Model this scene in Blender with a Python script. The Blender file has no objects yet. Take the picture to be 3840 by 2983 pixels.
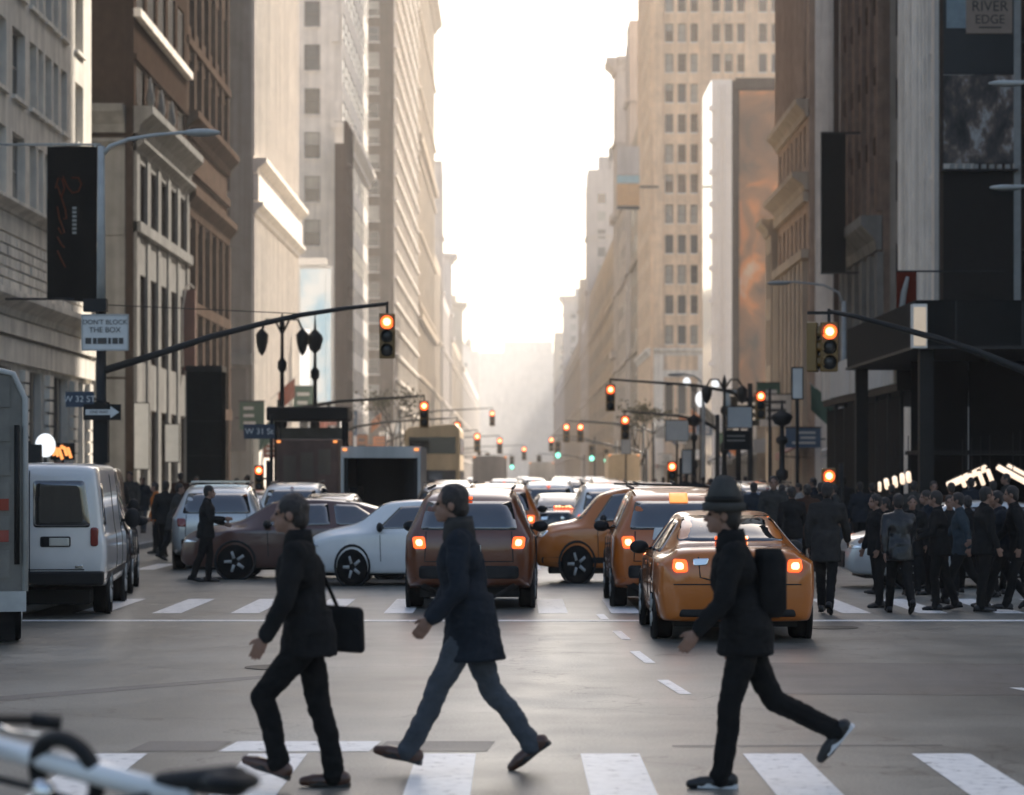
import bpy, bmesh, math, random
import numpy as np
from math import sin, cos, pi, radians as R, sqrt
from mathutils import Vector, Matrix
from mathutils.bvhtree import BVHTree

random.seed(7)
scene = bpy.context.scene
COL = scene.collection

# ------------------------------------------------------------ camera, sky, sun, exposure
EYE = 1.9
cam_d = bpy.data.cameras.new('camera'); cam = bpy.data.objects.new('camera', cam_d); COL.objects.link(cam)
cam.location = (0, 0, EYE); cam.rotation_euler = (R(90), 0, 0)
cam_d.sensor_width = 36; cam_d.lens = 93.6; cam_d.shift_y = 0.0752; cam_d.shift_x = -0.0027
cam_d.clip_start = 0.2; cam_d.clip_end = 9000
cam_d.dof.use_dof = True; cam_d.dof.focus_distance = 28.0; cam_d.dof.aperture_fstop = 2.2
cam_d.dof.aperture_blades = 7
scene.camera = cam

SUN_AZ, SUN_EL = 26.0, 33.0
world = bpy.data.worlds.new('World'); scene.world = world; world.use_nodes = True
wn = world.node_tree; wn.nodes.clear()
sky = wn.nodes.new('ShaderNodeTexSky'); sky.sky_type = 'NISHITA'; sky.sun_disc = False
sky.sun_elevation = R(SUN_EL); sky.sun_rotation = R(SUN_AZ)
sky.air_density = 1.0; sky.dust_density = 3.2; sky.ozone_density = 0.6
bg = wn.nodes.new('ShaderNodeBackground'); bg.inputs['Strength'].default_value = 0.10
wo = wn.nodes.new('ShaderNodeOutputWorld')
wn.links.new(sky.outputs[0], bg.inputs[0]); wn.links.new(bg.outputs[0], wo.inputs[0])

sun_d = bpy.data.lights.new('sun', 'SUN'); sun = bpy.data.objects.new('sun', sun_d); COL.objects.link(sun)
sun_d.energy = 5.0; sun_d.angle = R(0.5); sun_d.color = (1.0, 0.90, 0.79)
sd = Vector((sin(R(SUN_AZ)) * cos(R(SUN_EL)), cos(R(SUN_AZ)) * cos(R(SUN_EL)), sin(R(SUN_EL))))
sun.rotation_euler = sd.to_track_quat('Z', 'Y').to_euler()
sun.location = (60, 120, 90)

scene.view_settings.view_transform = 'Standard'; scene.view_settings.look = 'None'
scene.view_settings.exposure = 1.4; scene.view_settings.gamma = 1.0
scene.view_settings.use_curve_mapping = False
cy = scene.cycles
cy.max_bounces = 5; cy.diffuse_bounces = 3; cy.glossy_bounces = 3; cy.transmission_bounces = 3
cy.volume_bounces = 1; cy.caustics_reflective = False; cy.caustics_refractive = False
cy.sample_clamp_indirect = 6.0

# ------------------------------------------------------------ small library
F = 5678.0                      # focal length in the units the street was measured in
def gx(x, d): return (x - 1098.0) * d / F          # measured column -> metres right of the street axis at distance d
def gz(y, d): return EYE + (1012.0 - y) * d / F    # measured row -> metres above the road at distance d

MATS = {}
def mat(name, col, rough=0.6, metal=0.0, var=0.18, scale=3.0, bump=0.0, bscale=40.0, emit=None, estr=0.0, coat=0.0, ior=1.45, streak=0.0, spec=None):
    if name in MATS: return MATS[name]
    m = bpy.data.materials.new(name); m.use_nodes = True; MATS[name] = m
    nt = m.node_tree; b = nt.nodes['Principled BSDF']
    b.inputs['Roughness'].default_value = rough; b.inputs['Metallic'].default_value = metal
    b.inputs['Coat Weight'].default_value = coat; b.inputs['IOR'].default_value = ior
    b.inputs['Coat Roughness'].default_value = 0.04
    if spec is None and rough >= 0.7 and emit is None: spec = 0.0       # masonry and cloth hardly shine
    if spec is not None: b.inputs['Specular IOR Level'].default_value = spec
    c = (*col, 1)
    b.inputs['Base Color'].default_value = c
    if var > 0 or bump > 0 or streak > 0:
        tc = nt.nodes.new('ShaderNodeTexCoord')
    if var > 0:
        n1 = nt.nodes.new('ShaderNodeTexNoise'); n1.inputs['Scale'].default_value = scale; n1.inputs['Detail'].default_value = 6; n1.inputs['Roughness'].default_value = 0.65
        nt.links.new(tc.outputs['Object'], n1.inputs['Vector'])
        rp = nt.nodes.new('ShaderNodeValToRGB')
        rp.color_ramp.elements[0].position = 0.3; rp.color_ramp.elements[1].position = 0.7
        lo = tuple(max(0, x * (1 - var)) for x in col); hi = tuple(min(1, x * (1 + var)) for x in col)
        rp.color_ramp.elements[0].color = (*lo, 1); rp.color_ramp.elements[1].color = (*hi, 1)
        nt.links.new(n1.outputs[0], rp.inputs[0])
        last = rp.outputs[0]
        if streak > 0:
            mp = nt.nodes.new('ShaderNodeMapping'); mp.inputs['Scale'].default_value = (1.6, 1.6, 0.07)
            n3 = nt.nodes.new('ShaderNodeTexNoise'); n3.inputs['Scale'].default_value = 1.2; n3.inputs['Detail'].default_value = 5
            nt.links.new(tc.outputs['Object'], mp.inputs[0]); nt.links.new(mp.outputs[0], n3.inputs['Vector'])
            r3 = nt.nodes.new('ShaderNodeMapRange'); r3.inputs[1].default_value = 0.35; r3.inputs[2].default_value = 0.65
            r3.inputs[3].default_value = 1 - streak; r3.inputs[4].default_value = 1.0
            nt.links.new(n3.outputs[0], r3.inputs[0])
            mx = nt.nodes.new('ShaderNodeMix'); mx.data_type = 'RGBA'; mx.blend_type = 'MULTIPLY'; mx.inputs[0].default_value = 1
            nt.links.new(last, mx.inputs[6]); nt.links.new(r3.outputs[0], mx.inputs[7]); last = mx.outputs[2]
        nt.links.new(last, b.inputs['Base Color'])
    if bump > 0:
        n2 = nt.nodes.new('ShaderNodeTexNoise'); n2.inputs['Scale'].default_value = bscale; n2.inputs['Detail'].default_value = 4
        nt.links.new(tc.outputs['Object'], n2.inputs['Vector'])
        bp = nt.nodes.new('ShaderNodeBump'); bp.inputs['Strength'].default_value = bump; bp.inputs['Distance'].default_value = 0.02
        nt.links.new(n2.outputs[0], bp.inputs['Height']); nt.links.new(bp.outputs[0], b.inputs['Normal'])
    if emit is not None:
        b.inputs['Emission Color'].default_value = (*emit, 1); b.inputs['Emission Strength'].default_value = estr
    return m

def tag(o, label=None, cat=None, group=None, kind=None):
    if label: o['label'] = label
    if cat: o['category'] = cat
    if group: o['group'] = group
    if kind: o['kind'] = kind
    return o
def thing(name, label, cat, loc=(0, 0, 0), rz=0.0, group=None):
    o = bpy.data.objects.new(name, None); COL.objects.link(o)
    o.empty_display_size = 0.2
    o.location = loc; o.rotation_euler = (0, 0, rz)
    return tag(o, label, cat, group)
def kids(o): return [c for c in o.children]
def copy_tree(o, parent=None):
    c = o.copy(); COL.objects.link(c); c.parent = parent
    for ch in kids(o): copy_tree(ch, c)
    return c
def all_below(o):
    r = []
    for c in kids(o): r.append(c); r += all_below(c)
    return r
def place(name, data, parent=None, loc=(0, 0, 0), rz=0.0):
    o = bpy.data.objects.new(name, data); COL.objects.link(o)
    o.parent = parent; o.location = loc; o.rotation_euler = (0, 0, rz)
    return o
def paint(o, m, slot=0):
    o.material_slots[slot].link = 'OBJECT'; o.material_slots[slot].material = m

class MB:
    """collects shapes; build() links them as one mesh object"""
    def __init__(s): s.v = []; s.f = []; s.mi = []; s.cur = 0
    def add(s, vs, fs):
        k = len(s.v); s.v += [tuple(p) for p in vs]; s.f += [tuple(i + k for i in f) for f in fs]; s.mi += [s.cur] * len(fs); return s
    def box(s, x0, x1, y0, y1, z0, z1):
        vs = [(x, y, z) for z in (z0, z1) for y in (y0, y1) for x in (x0, x1)]
        return s.add(vs, [(0, 2, 3, 1), (4, 5, 7, 6), (0, 1, 5, 4), (2, 6, 7, 3), (0, 4, 6, 2), (1, 3, 7, 5)])
    def cbox(s, c, d, M=None):
        vs = [Vector((x * d[0] / 2, y * d[1] / 2, z * d[2] / 2)) for z in (-1, 1) for y in (-1, 1) for x in (-1, 1)]
        if M is not None: vs = [M @ p for p in vs]
        vs = [p + Vector(c) for p in vs]
        return s.add(vs, [(0, 2, 3, 1), (4, 5, 7, 6), (0, 1, 5, 4), (2, 6, 7, 3), (0, 4, 6, 2), (1, 3, 7, 5)])
    def rings(s, rings, cap=True, closed=False):
        n = len(rings[0]); vs = [p for r in rings for p in r]; fs = []
        m = len(rings)
        for i in range(m if closed else m - 1):
            for j in range(n):
                a = i * n + j; b = i * n + (j + 1) % n; c = ((i + 1) % m) * n + (j + 1) % n; d = ((i + 1) % m) * n + j
                fs.append((a, b, c, d))
        if cap and not closed:
            fs.append(tuple(range(n - 1, -1, -1))); fs.append(tuple((m - 1) * n + j for j in range(n)))
        return s.add(vs, fs)
    def path(s, pts, rad, n=8, closed=False):
        pts = [Vector(p) for p in pts]
        if not isinstance(rad, (list, tuple)): rad = [rad] * len(pts)
        rings = []; up = None
        for i, p in enumerate(pts):
            if closed: t = pts[(i + 1) % len(pts)] - pts[i - 1]
            else: t = (pts[min(i + 1, len(pts) - 1)] - pts[max(i - 1, 0)])
            t.normalize()
            if up is None: up = Vector((0, 0, 1)) if abs(t.z) < 0.9 else Vector((1, 0, 0))
            a = t.cross(up); a.normalize(); b = a.cross(t); up = b
            rings.append([p + (a * cos(2 * pi * j / n) + b * sin(2 * pi * j / n)) * rad[i] for j in range(n)])
        return s.rings(rings, True, closed)
    def tube(s, p0, p1, r0, r1=None, n=8): return s.path([p0, p1], [r0, r0 if r1 is None else r1], n)
    def lathe(s, prof, c=(0, 0, 0), axis='Z', n=16):
        rings = []
        for r, h in prof:
            ring = []
            for j in range(n):
                a = 2 * pi * j / n; u, w = r * cos(a), r * sin(a)
                p = (u, w, h) if axis == 'Z' else ((h, u, w) if axis == 'X' else (w, h, u))
                ring.append((p[0] + c[0], p[1] + c[1], p[2] + c[2]))
            rings.append(ring)
        return s.rings(rings)
    def ball(s, c, r, n=12, m=8, M=None):
        if not isinstance(r, (list, tuple)): r = (r, r, r)
        rings = []
        for i in range(m + 1):
            t = -pi / 2 + pi * i / m; q = max(cos(t), 0.02)
            ring = [Vector((r[0] * q * cos(2 * pi * j / n), r[1] * q * sin(2 * pi * j / n), r[2] * sin(t))) for j in range(n)]
            if M is not None: ring = [M @ p for p in ring]
            rings.append([p + Vector(c) for p in ring])
        return s.rings(rings)
    def capsule(s, p0, p1, r0, r1, n=12):
        p0, p1 = Vector(p0), Vector(p1); t = p1 - p0; L = t.length; t.normalize()
        up = Vector((0, 0, 1)) if abs(t.z) < 0.9 else Vector((1, 0, 0))
        a = t.cross(up).normalized(); b = a.cross(t)
        rings = []
        for k in range(4): th = -pi / 2 + (k + 0.15) * pi / 8; rings.append((p0 + t * (r0 * sin(th)), r0 * cos(th)))
        rings.append((p0, r0)); rings.append((p1, r1))
        for k in range(4): th = (k + 0.85) * pi / 8; rings.append((p1 + t * (r1 * sin(th)), r1 * cos(th)))
        return s.rings([[c + (a * cos(2 * pi * j / n) + b * sin(2 * pi * j / n)) * r for j in range(n)] for c, r in rings])
    def data(s, name, mats, smooth=False):
        me = bpy.data.meshes.new(name); me.from_pydata(s.v, [], s.f)
        if not isinstance(mats, (list, tuple)): mats = [mats]
        for m in mats: me.materials.append(m)
        if len(mats) > 1: me.polygons.foreach_set('material_index', s.mi)
        if smooth: me.polygons.foreach_set('use_smooth', [True] * len(me.polygons))
        me.validate(); me.update(); return me
    def build(s, name, mats, parent=None, smooth=False, loc=(0, 0, 0), rz=0.0):
        return place(name, s.data(name, mats, smooth), parent, loc, rz)

def bevelled(o, w=0.01, seg=2):
    b = o.modifiers.new('edge', 'BEVEL'); b.width = w; b.segments = seg; b.limit_method = 'ANGLE'; return o
def structure(o): o['kind'] = 'structure'; return o

def lettering(txt, size, m, parent, loc, rot, name='lettering', align='CENTER', shear=0.0, sx=1.0):
    cu = bpy.data.curves.new(name, 'FONT'); cu.body = txt; cu.size = size; cu.align_x = align; cu.align_y = 'CENTER'
    cu.extrude = 0.004; cu.shear = shear; cu.materials.append(m)
    o = bpy.data.objects.new(name, cu); COL.objects.link(o); o.parent = parent; o.location = loc; o.rotation_euler = rot
    o.scale = (sx, 1, 1)
    bpy.context.view_layer.update(); dg = bpy.context.evaluated_depsgraph_get()
    me = bpy.data.meshes.new_from_object(o.evaluated_get(dg)); me.materials.clear(); me.materials.append(m)
    bpy.data.objects.remove(o); o = place(name, me, parent, loc); o.rotation_euler = rot; o.scale = (sx, 1, 1)
    return o

# ------------------------------------------------------------ materials
def asphalt_material(name, base, rough):
    m = bpy.data.materials.new(name); m.use_nodes = True; nt = m.node_tree; b = nt.nodes['Principled BSDF']
    tc = nt.nodes.new('ShaderNodeTexCoord')
    def noise(sc, det, vec=None, sca=None):
        n = nt.nodes.new('ShaderNodeTexNoise'); n.inputs['Scale'].default_value = sc; n.inputs['Detail'].default_value = det
        if sca:
            mp = nt.nodes.new('ShaderNodeMapping'); mp.inputs['Scale'].default_value = sca
            nt.links.new(tc.outputs['Object'], mp.inputs[0]); nt.links.new(mp.outputs[0], n.inputs['Vector'])
        else: nt.links.new(tc.outputs['Object'], n.inputs['Vector'])
        return n
    def rng(sock, a, b_, lo, hi):
        r = nt.nodes.new('ShaderNodeMapRange'); r.inputs[1].default_value = a; r.inputs[2].default_value = b_; r.inputs[3].default_value = lo; r.inputs[4].default_value = hi
        nt.links.new(sock, r.inputs[0]); return r.outputs[0]
    def mul(a, b_):
        x = nt.nodes.new('ShaderNodeMath'); x.operation = 'MULTIPLY'; nt.links.new(a, x.inputs[0]); nt.links.new(b_, x.inputs[1]); return x.outputs[0]
    big = rng(noise(0.35, 5).outputs[0], 0.3, 0.7, 0.6, 1.35)
    lane = rng(noise(1.0, 4, sca=(0.55, 0.03, 1)).outputs[0], 0.35, 0.65, 0.82, 1.15)
    fine = rng(noise(45, 3).outputs[0], 0.3, 0.7, 0.5, 1.5)
    v = nt.nodes.new('ShaderNodeTexVoronoi'); v.feature = 'DISTANCE_TO_EDGE'; v.inputs['Scale'].default_value = 0.22
    wv = nt.nodes.new('ShaderNodeVectorMath'); wv.operation = 'ADD'
    nn = noise(1.4, 4); sc = nt.nodes.new('ShaderNodeVectorMath'); sc.operation = 'SCALE'; sc.inputs['Scale'].default_value = 1.6
    nt.links.new(nn.outputs['Color'], sc.inputs[0]); nt.links.new(tc.outputs['Object'], wv.inputs[0]); nt.links.new(sc.outputs[0], wv.inputs[1])
    nt.links.new(wv.outputs[0], v.inputs['Vector'])
    crack = rng(v.outputs['Distance'], 0.0, 0.008, 0.3, 1.0)
    fac = mul(mul(big, lane), mul(fine, crack))
    mx = nt.nodes.new('ShaderNodeMix'); mx.data_type = 'RGBA'; mx.blend_type = 'MULTIPLY'; mx.inputs[0].default_value = 1
    mx.inputs[6].default_value = (*base, 1); nt.links.new(fac, mx.inputs[7]); nt.links.new(mx.outputs[2], b.inputs['Base Color'])
    rr = nt.nodes.new('ShaderNodeMath'); rr.operation = 'ADD'; nt.links.new(rng(noise(1.1, 7).outputs[0], 0.35, 0.65, -0.03, 0.05), rr.inputs[0]); nt.links.new(rng(noise(1.0, 5, sca=(0.9, 0.05, 1)).outputs[0], 0.35, 0.65, rough - 0.02, rough + 0.04), rr.inputs[1])
    nt.links.new(rr.outputs[0], b.inputs['Roughness'])
    bp = nt.nodes.new('ShaderNodeBump'); bp.inputs['Strength'].default_value = 0.3; bp.inputs['Distance'].default_value = 0.01
    nt.links.new(noise(70, 4).outputs[0], bp.inputs['Height']); nt.links.new(bp.outputs[0], b.inputs['Normal'])
    MATS[name] = m; return m
def worn_paint(name, col, under):
    m = bpy.data.materials.new(name); m.use_nodes = True; nt = m.node_tree; b = nt.nodes['Principled BSDF']
    tc = nt.nodes.new('ShaderNodeTexCoord'); n = nt.nodes.new('ShaderNodeTexNoise'); n.inputs['Scale'].default_value = 9; n.inputs['Detail'].default_value = 9; n.inputs['Roughness'].default_value = 0.7
    nt.links.new(tc.outputs['Object'], n.inputs['Vector'])
    rp = nt.nodes.new('ShaderNodeValToRGB'); e = rp.color_ramp.elements
    e[0].position = 0.34; e[0].color = (*under, 1); e[1].position = 0.43; e[1].color = (*[c * 0.86 for c in col], 1)
    x = e.new(0.6); x.color = (*col, 1)
    nt.links.new(n.outputs[0], rp.inputs[0]); nt.links.new(rp.outputs[0], b.inputs['Base Color']); b.inputs['Roughness'].default_value = 0.4
    MATS[name] = m; return m
M_ASPH = asphalt_material('asphalt', (0.158, 0.153, 0.132), 0.335)
M_PATCH = asphalt_material('asphalt_patch', (0.055, 0.055, 0.055), 0.45)
M_LINE = worn_paint('road_paint', (0.86, 0.84, 0.80), (0.13, 0.125, 0.12))
M_CONC = mat('pavement_concrete', (0.22, 0.21, 0.195), 0.8, var=0.2, scale=1.5, bump=0.2)
M_KERB = mat('kerb_stone', (0.3, 0.29, 0.27), 0.75, var=0.2, scale=3)
M_CREAM = mat('cream_stone', (0.78, 0.74, 0.66), 0.75, var=0.14, scale=1.2, bump=0.15, bscale=8, streak=0.25)
M_GREYST = mat('grey_stone', (0.22, 0.217, 0.205), 0.75, var=0.18, scale=1.2, bump=0.15, bscale=8, streak=0.3)
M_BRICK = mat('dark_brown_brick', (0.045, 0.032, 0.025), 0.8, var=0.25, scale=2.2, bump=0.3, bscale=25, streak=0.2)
M_BROWN = mat('brown_terracotta', (0.085, 0.062, 0.049), 0.75, var=0.22, scale=1.6, bump=0.2, bscale=10, streak=0.3)
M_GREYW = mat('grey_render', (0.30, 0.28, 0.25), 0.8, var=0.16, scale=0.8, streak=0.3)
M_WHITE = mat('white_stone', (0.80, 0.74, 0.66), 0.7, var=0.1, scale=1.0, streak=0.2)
M_TANL = mat('pale_tan_stone', (0.80, 0.74, 0.66), 0.75, var=0.12, scale=0.8, streak=0.25)
M_TAN = mat('tan_brick', (0.76, 0.57, 0.40), 0.8, var=0.16, scale=0.8, streak=0.25)
M_TAN2 = mat('grey_tan_brick', (0.185, 0.145, 0.11), 0.8, var=0.16, scale=0.8, streak=0.25)
M_PINK = mat('rosy_terracotta', (0.44, 0.33, 0.25), 0.7, var=0.16, scale=0.9, streak=0.2)
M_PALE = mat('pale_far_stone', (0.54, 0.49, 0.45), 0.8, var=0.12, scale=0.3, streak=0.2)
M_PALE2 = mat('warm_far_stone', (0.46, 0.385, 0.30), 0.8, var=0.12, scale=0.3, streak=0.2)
M_GLASS = mat('window_glass', (0.02, 0.022, 0.024), 0.06, var=0, ior=1.6)
M_GLASS2 = mat('window_glass_blind', (0.33, 0.31, 0.27), 0.22, var=0.25, scale=1.1)
M_GLASS3 = mat('window_glass_grey', (0.07, 0.075, 0.08), 0.1, var=0.3, scale=1.5)
M_FRAME = mat('window_frame', (0.10, 0.09, 0.08), 0.55, var=0.1)
M_FRAMEL = mat('window_frame_pale', (0.34, 0.31, 0.27), 0.6, var=0.1)
M_BLACK = mat('black_paint', (0.010, 0.010, 0.009), 0.6, var=0.2, spec=0.2)
M_IRON = mat('dark_iron', (0.018, 0.018, 0.017), 0.5, metal=0.1, var=0.2, spec=0.3)
M_STEEL = mat('grey_galvanised', (0.36, 0.36, 0.34), 0.65, metal=0.0, var=0.15)
M_CHROME = mat('chrome', (0.75, 0.75, 0.73), 0.15, metal=1.0, var=0.0)
M_RUBBER = mat('tyre_rubber', (0.012, 0.012, 0.012), 0.8, var=0.2)
M_PLAST = mat('black_plastic', (0.012, 0.012, 0.012), 0.55, var=0.15, spec=0.3)
M_CGLASS = mat('car_glass', (0.012, 0.014, 0.016), 0.035, var=0, ior=2.3)
M_TAXI = mat('taxi_paint', (0.44, 0.118, 0.006), 0.32, var=0.07, scale=2, coat=0.9)
M_TAXID = mat('taxi_paint_deep', (0.40, 0.095, 0.004), 0.34, var=0.08, scale=2, coat=0.8)
M_CWHITE = mat('car_white', (0.68, 0.67, 0.64), 0.3, var=0.06, scale=2, coat=0.8)
M_CSILV = mat('car_silver', (0.5, 0.5, 0.48), 0.3, metal=0.4, var=0.05, scale=2, coat=0.8)
M_CBLK = mat('car_black', (0.012, 0.012, 0.013), 0.25, var=0.1, scale=2, coat=1.0)
M_CGREY = mat('car_grey', (0.12, 0.12, 0.12), 0.3, metal=0.3, var=0.1, scale=2, coat=0.9)
M_CMAR = mat('car_maroon', (0.075, 0.028, 0.018), 0.3, var=0.1, scale=2, coat=0.9)
M_TAIL = mat('tail_lens_lit', (0.5, 0.04, 0.01), 0.2, var=0, emit=(1.0, 0.11, 0.018), estr=0.9)
M_BULB = mat('lamp_core', (0.9, 0.5, 0.3), 0.3, var=0, emit=(1.0, 0.42, 0.17), estr=2.0)
M_TAILD = mat('tail_lens_unlit', (0.22, 0.018, 0.01), 0.15, var=0, coat=0.8)
M_RED = mat('signal_red_lit', (0.6, 0.05, 0.02), 0.3, var=0, emit=(1.0, 0.10, 0.018), estr=1.5)
M_REDC = mat('signal_red_core', (0.9, 0.5, 0.3), 0.3, var=0, emit=(1.0, 0.42, 0.17), estr=2.6)
M_GREEN = mat('signal_green_lit', (0.1, 0.5, 0.4), 0.3, var=0, emit=(0.22, 1.0, 0.72), estr=1.2)
M_SIGY = mat('signal_housing', (0.16, 0.085, 0.012), 0.45, var=0.15, coat=0.2)
M_LENSD = mat('signal_lens_dark', (0.02, 0.02, 0.018), 0.25, var=0)
M_WARM = mat('tube_light', (0.9, 0.85, 0.75), 0.4, var=0, emit=(1.0, 0.76, 0.56), estr=.48)
M_COOL = mat('lamp_white', (0.9, 0.9, 0.9), 0.4, var=0, emit=(0.95, 0.98, 1.0), estr=.4)
M_ORSIGN = mat('orange_led', (0.6, 0.2, 0.05), 0.4, var=0, emit=(1.0, 0.33, 0.09), estr=.6)
M_SIGNW = mat('sign_white', (0.55, 0.55, 0.53), 0.5, var=0.08)
M_SIGNB = mat('sign_blue', (0.015, 0.03, 0.055), 0.45, var=0.1)
M_SIGNK = mat('sign_letters_dark', (0.05, 0.047, 0.043), 0.6, var=0)
M_PLATE = mat('number_plate', (0.6, 0.58, 0.5), 0.4, var=0.1)
M_R2 = mat('pale_grey_fluting', (0.84, 0.80, 0.73), 0.8, var=0.14, scale=0.8, streak=0.25); M_FLANK = mat('grey_flank_stone', (0.80, 0.74, 0.66), 0.8, var=0.14, scale=0.8, streak=0.3)
M_BROWN2 = mat('ornate_brown_stone', (0.22, 0.16, 0.125), 0.75, var=0.25, scale=1.6, bump=0.2, bscale=10, streak=0.3)
# ------------------------------------------------------------ the setting
def sheet(name, x0, x1, y0, y1, z, m, parent=None):
    return MB().add([(x0, y0, z), (x1, y0, z), (x1, y1, z), (x0, y1, z)], [(0, 1, 2, 3)]).build(name, m, parent)
road = structure(sheet('road', -200, 200, -40, 1900, 0.0, M_ASPH))
structure(sheet('ground', -210, 210, -44, 1960, -0.3, M_CONC))

def stripe(x0, x1, y0, y1, m=M_LINE, name='crosswalk_stripe', skew=0.0):
    k = random.uniform(-0.03, 0.03)
    return MB().add([(x0 + k, y0, 0.004), (x1 + k, y0, 0.004), (x1 + k + skew, y1, 0.004), (x0 + k + skew, y1, 0.004)], [(0, 1, 2, 3)]).build(name, m, road)
# near crosswalk (far edge 18 m away), far crosswalk across the avenue
for i in range(-5, 6):
    x = 0.455 + 1.12 * i
    stripe(x, x + 0.40, 13.2, 18.1)
for i in range(-9, 10):
    x = 0.30 + 1.05 * i
    stripe(x, x + 0.40, 36.4, 40.6)
for i in range(-9, 10):
    x = 0.1 + 1.1 * i
    stripe(x, x + 0.42, 53.0, 56.6)
stripe(-9.2, 9.2, 34.4, 34.75, name='stop_line')
for x0, y0, x1, y1 in ((1.18, 32.3, 1.23, 30.6), (1.23, 28.6, 1.31, 26.8), (1.31, 24.6, 1.42, 23.0), (4.40, 23.7, 4.75, 21.9), (1.1, 36.2, 1.13, 34.9)):
    w = 0.11
    MB().add([(x1, y1, 0.004), (x1 + w, y1, 0.004), (x0 + w, y0, 0.004), (x0, y0, 0.004)], [(0, 1, 2, 3)]).build('lane_dash', M_LINE, road)
for k in range(14):
    for xx in (-3.2, 0.1, 3.4):
        stripe(xx, xx + 0.12, 60 + k * 9, 63 + k * 9, name='lane_dash')
# darker trench patches, a utility cut and iron covers set into the asphalt
MB().add([(2.3, 23.0, 0.002), (14, 22.2, 0.002), (14, 25.6, 0.002), (6.6, 26.6, 0.002), (2.5, 26.9, 0.002)], [(0, 1, 2, 3, 4)]).build('asphalt_patch', M_PATCH, road)
MB().add([(1.1, 18.55, 0.002), (3.0, 18.62, 0.002), (3.0, 18.72, 0.002), (1.1, 18.68, 0.002)], [(0, 1, 2, 3)]).build('asphalt_patch', M_PATCH, road)
MB().add([(-7.0, 19.8, 0.002), (-6.4, 19.7, 0.002), (-2.0, 25.2, 0.002), (-2.25, 25.3, 0.002)], [(0, 1, 2, 3)]).build('asphalt_patch', M_PATCH, road)
for x0, x1, m_, nm in ((-2.66, -2.06, M_PATCH, 'asphalt_patch'), (-2.03, -1.0, M_LINE, 'paint_remnant'), (-.97, -.19, M_PATCH, 'asphalt_patch')):
    MB().add([(x0, 18.25, .003), (x1, 18.25, .003), (x1 + .05, 18.95, .003), (x0 + .06, 18.95, .003)], [(0, 1, 2, 3)]).build(nm, m_, road)
for x, y in ((-2.3, 26.2), (3.9, 33.0)):
    MB().lathe([(0.33, 0.003), (0.36, 0.003), (0.36, 0.008), (0.02, 0.010)], (x, y, 0), n=24).build('manhole_cover', M_IRON, road)

def block(name, x0, x1, y0, y1):
    o = MB().box(x0, x1, y0, y1, -0.25, 0.13).build(name, M_CONC); structure(o)
    return o
def kerbed(side, y0, y1, xe=9.5, w=60):
    s = -1 if side == 'L' else 1
    a, b = sorted((s * (xe + 0.18), s * w)); p = block('pavement', a, b, y0, y1)
    y = y0
    while y < y1 - 0.1:
        L = min(2.4 if y < 110 else 12.0, y1 - y)
        a, b = sorted((s * xe, s * (xe + 0.178)))
        if y < 300: MB().box(a, b, y + 0.006, y + L - 0.006, -0.2, 0.135 + random.uniform(-.006, .006)).build('kerb_stone', M_KERB, p)
        y += L
kerbed('L', 57, 101.5); kerbed('L', 110.5, 232); kerbed('L', 246, 425); kerbed('L', 438, 1380)
kerbed('R', 57, 110.5); kerbed('R', 115.5, 172); kerbed('R', 185, 300, 9.5); kerbed('R', 312, 1380)

# ------------------------------------------------------------ buildings
WIN = {}
def win_mesh(w, h, kind, fm):
    key = (round(w, 2), round(h, 2), kind, fm.name)
    if key in WIN: return WIN[key]
    m = MB(); b = min(0.09, w * 0.08 + 0.02)
    m.box(0.002, b, -0.04, 0.04, 0.002, h - 0.002); m.box(w - b, w - 0.002, -0.04, 0.04, 0.002, h - 0.002)
    m.box(b, w - b, -0.04, 0.04, 0.002, b); m.box(b, w - b, -0.04, 0.04, h - b, h - 0.002)
    if kind == 'sash': m.box(b, w - b, -0.03, 0.045, h * 0.5 - 0.035, h * 0.5 + 0.035)
    if kind.startswith('bars'):
        n = int(kind[4:])
        for i in range(1, n + 1):
            x = b + (w - 2 * b) * i / (n + 1); m.box(x - 0.035, x + 0.035, -0.07, 0.04, b, h - b)
    if kind == 'grid':
        for i in (1, 2): x = w * i / 3; m.box(x - 0.03, x + 0.03, -0.03, 0.04, b, h - b)
        for j in (1, 2, 3): z = h * j / 4; m.box(b, w - b, -0.025, 0.035, z - 0.03, z + 0.03)
    fr = m.data('window', fm)
    panes = []
    for gm in (M_GLASS, M_GLASS3, M_GLASS2):
        p = MB().box(b * 0.9, w - b * 0.9, 0.0, 0.012, b * 0.9, h - b * 0.9).data('pane', gm); panes.append(p)
    # half drawn blind: pale upper part, dark lower part
    p = MB(); zz = h * random.uniform(0.4, 0.7)
    p.cur = 0; p.box(b * 0.9, w - b * 0.9, 0.0, 0.012, b * 0.9, zz); p.cur = 1; p.box(b * 0.9, w - b * 0.9, 0.0, 0.012, zz, h - b * 0.9)
    panes.append(p.data('pane', [M_GLASS, M_GLASS2]))
    WIN[key] = (fr, panes); return WIN[key]

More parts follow.
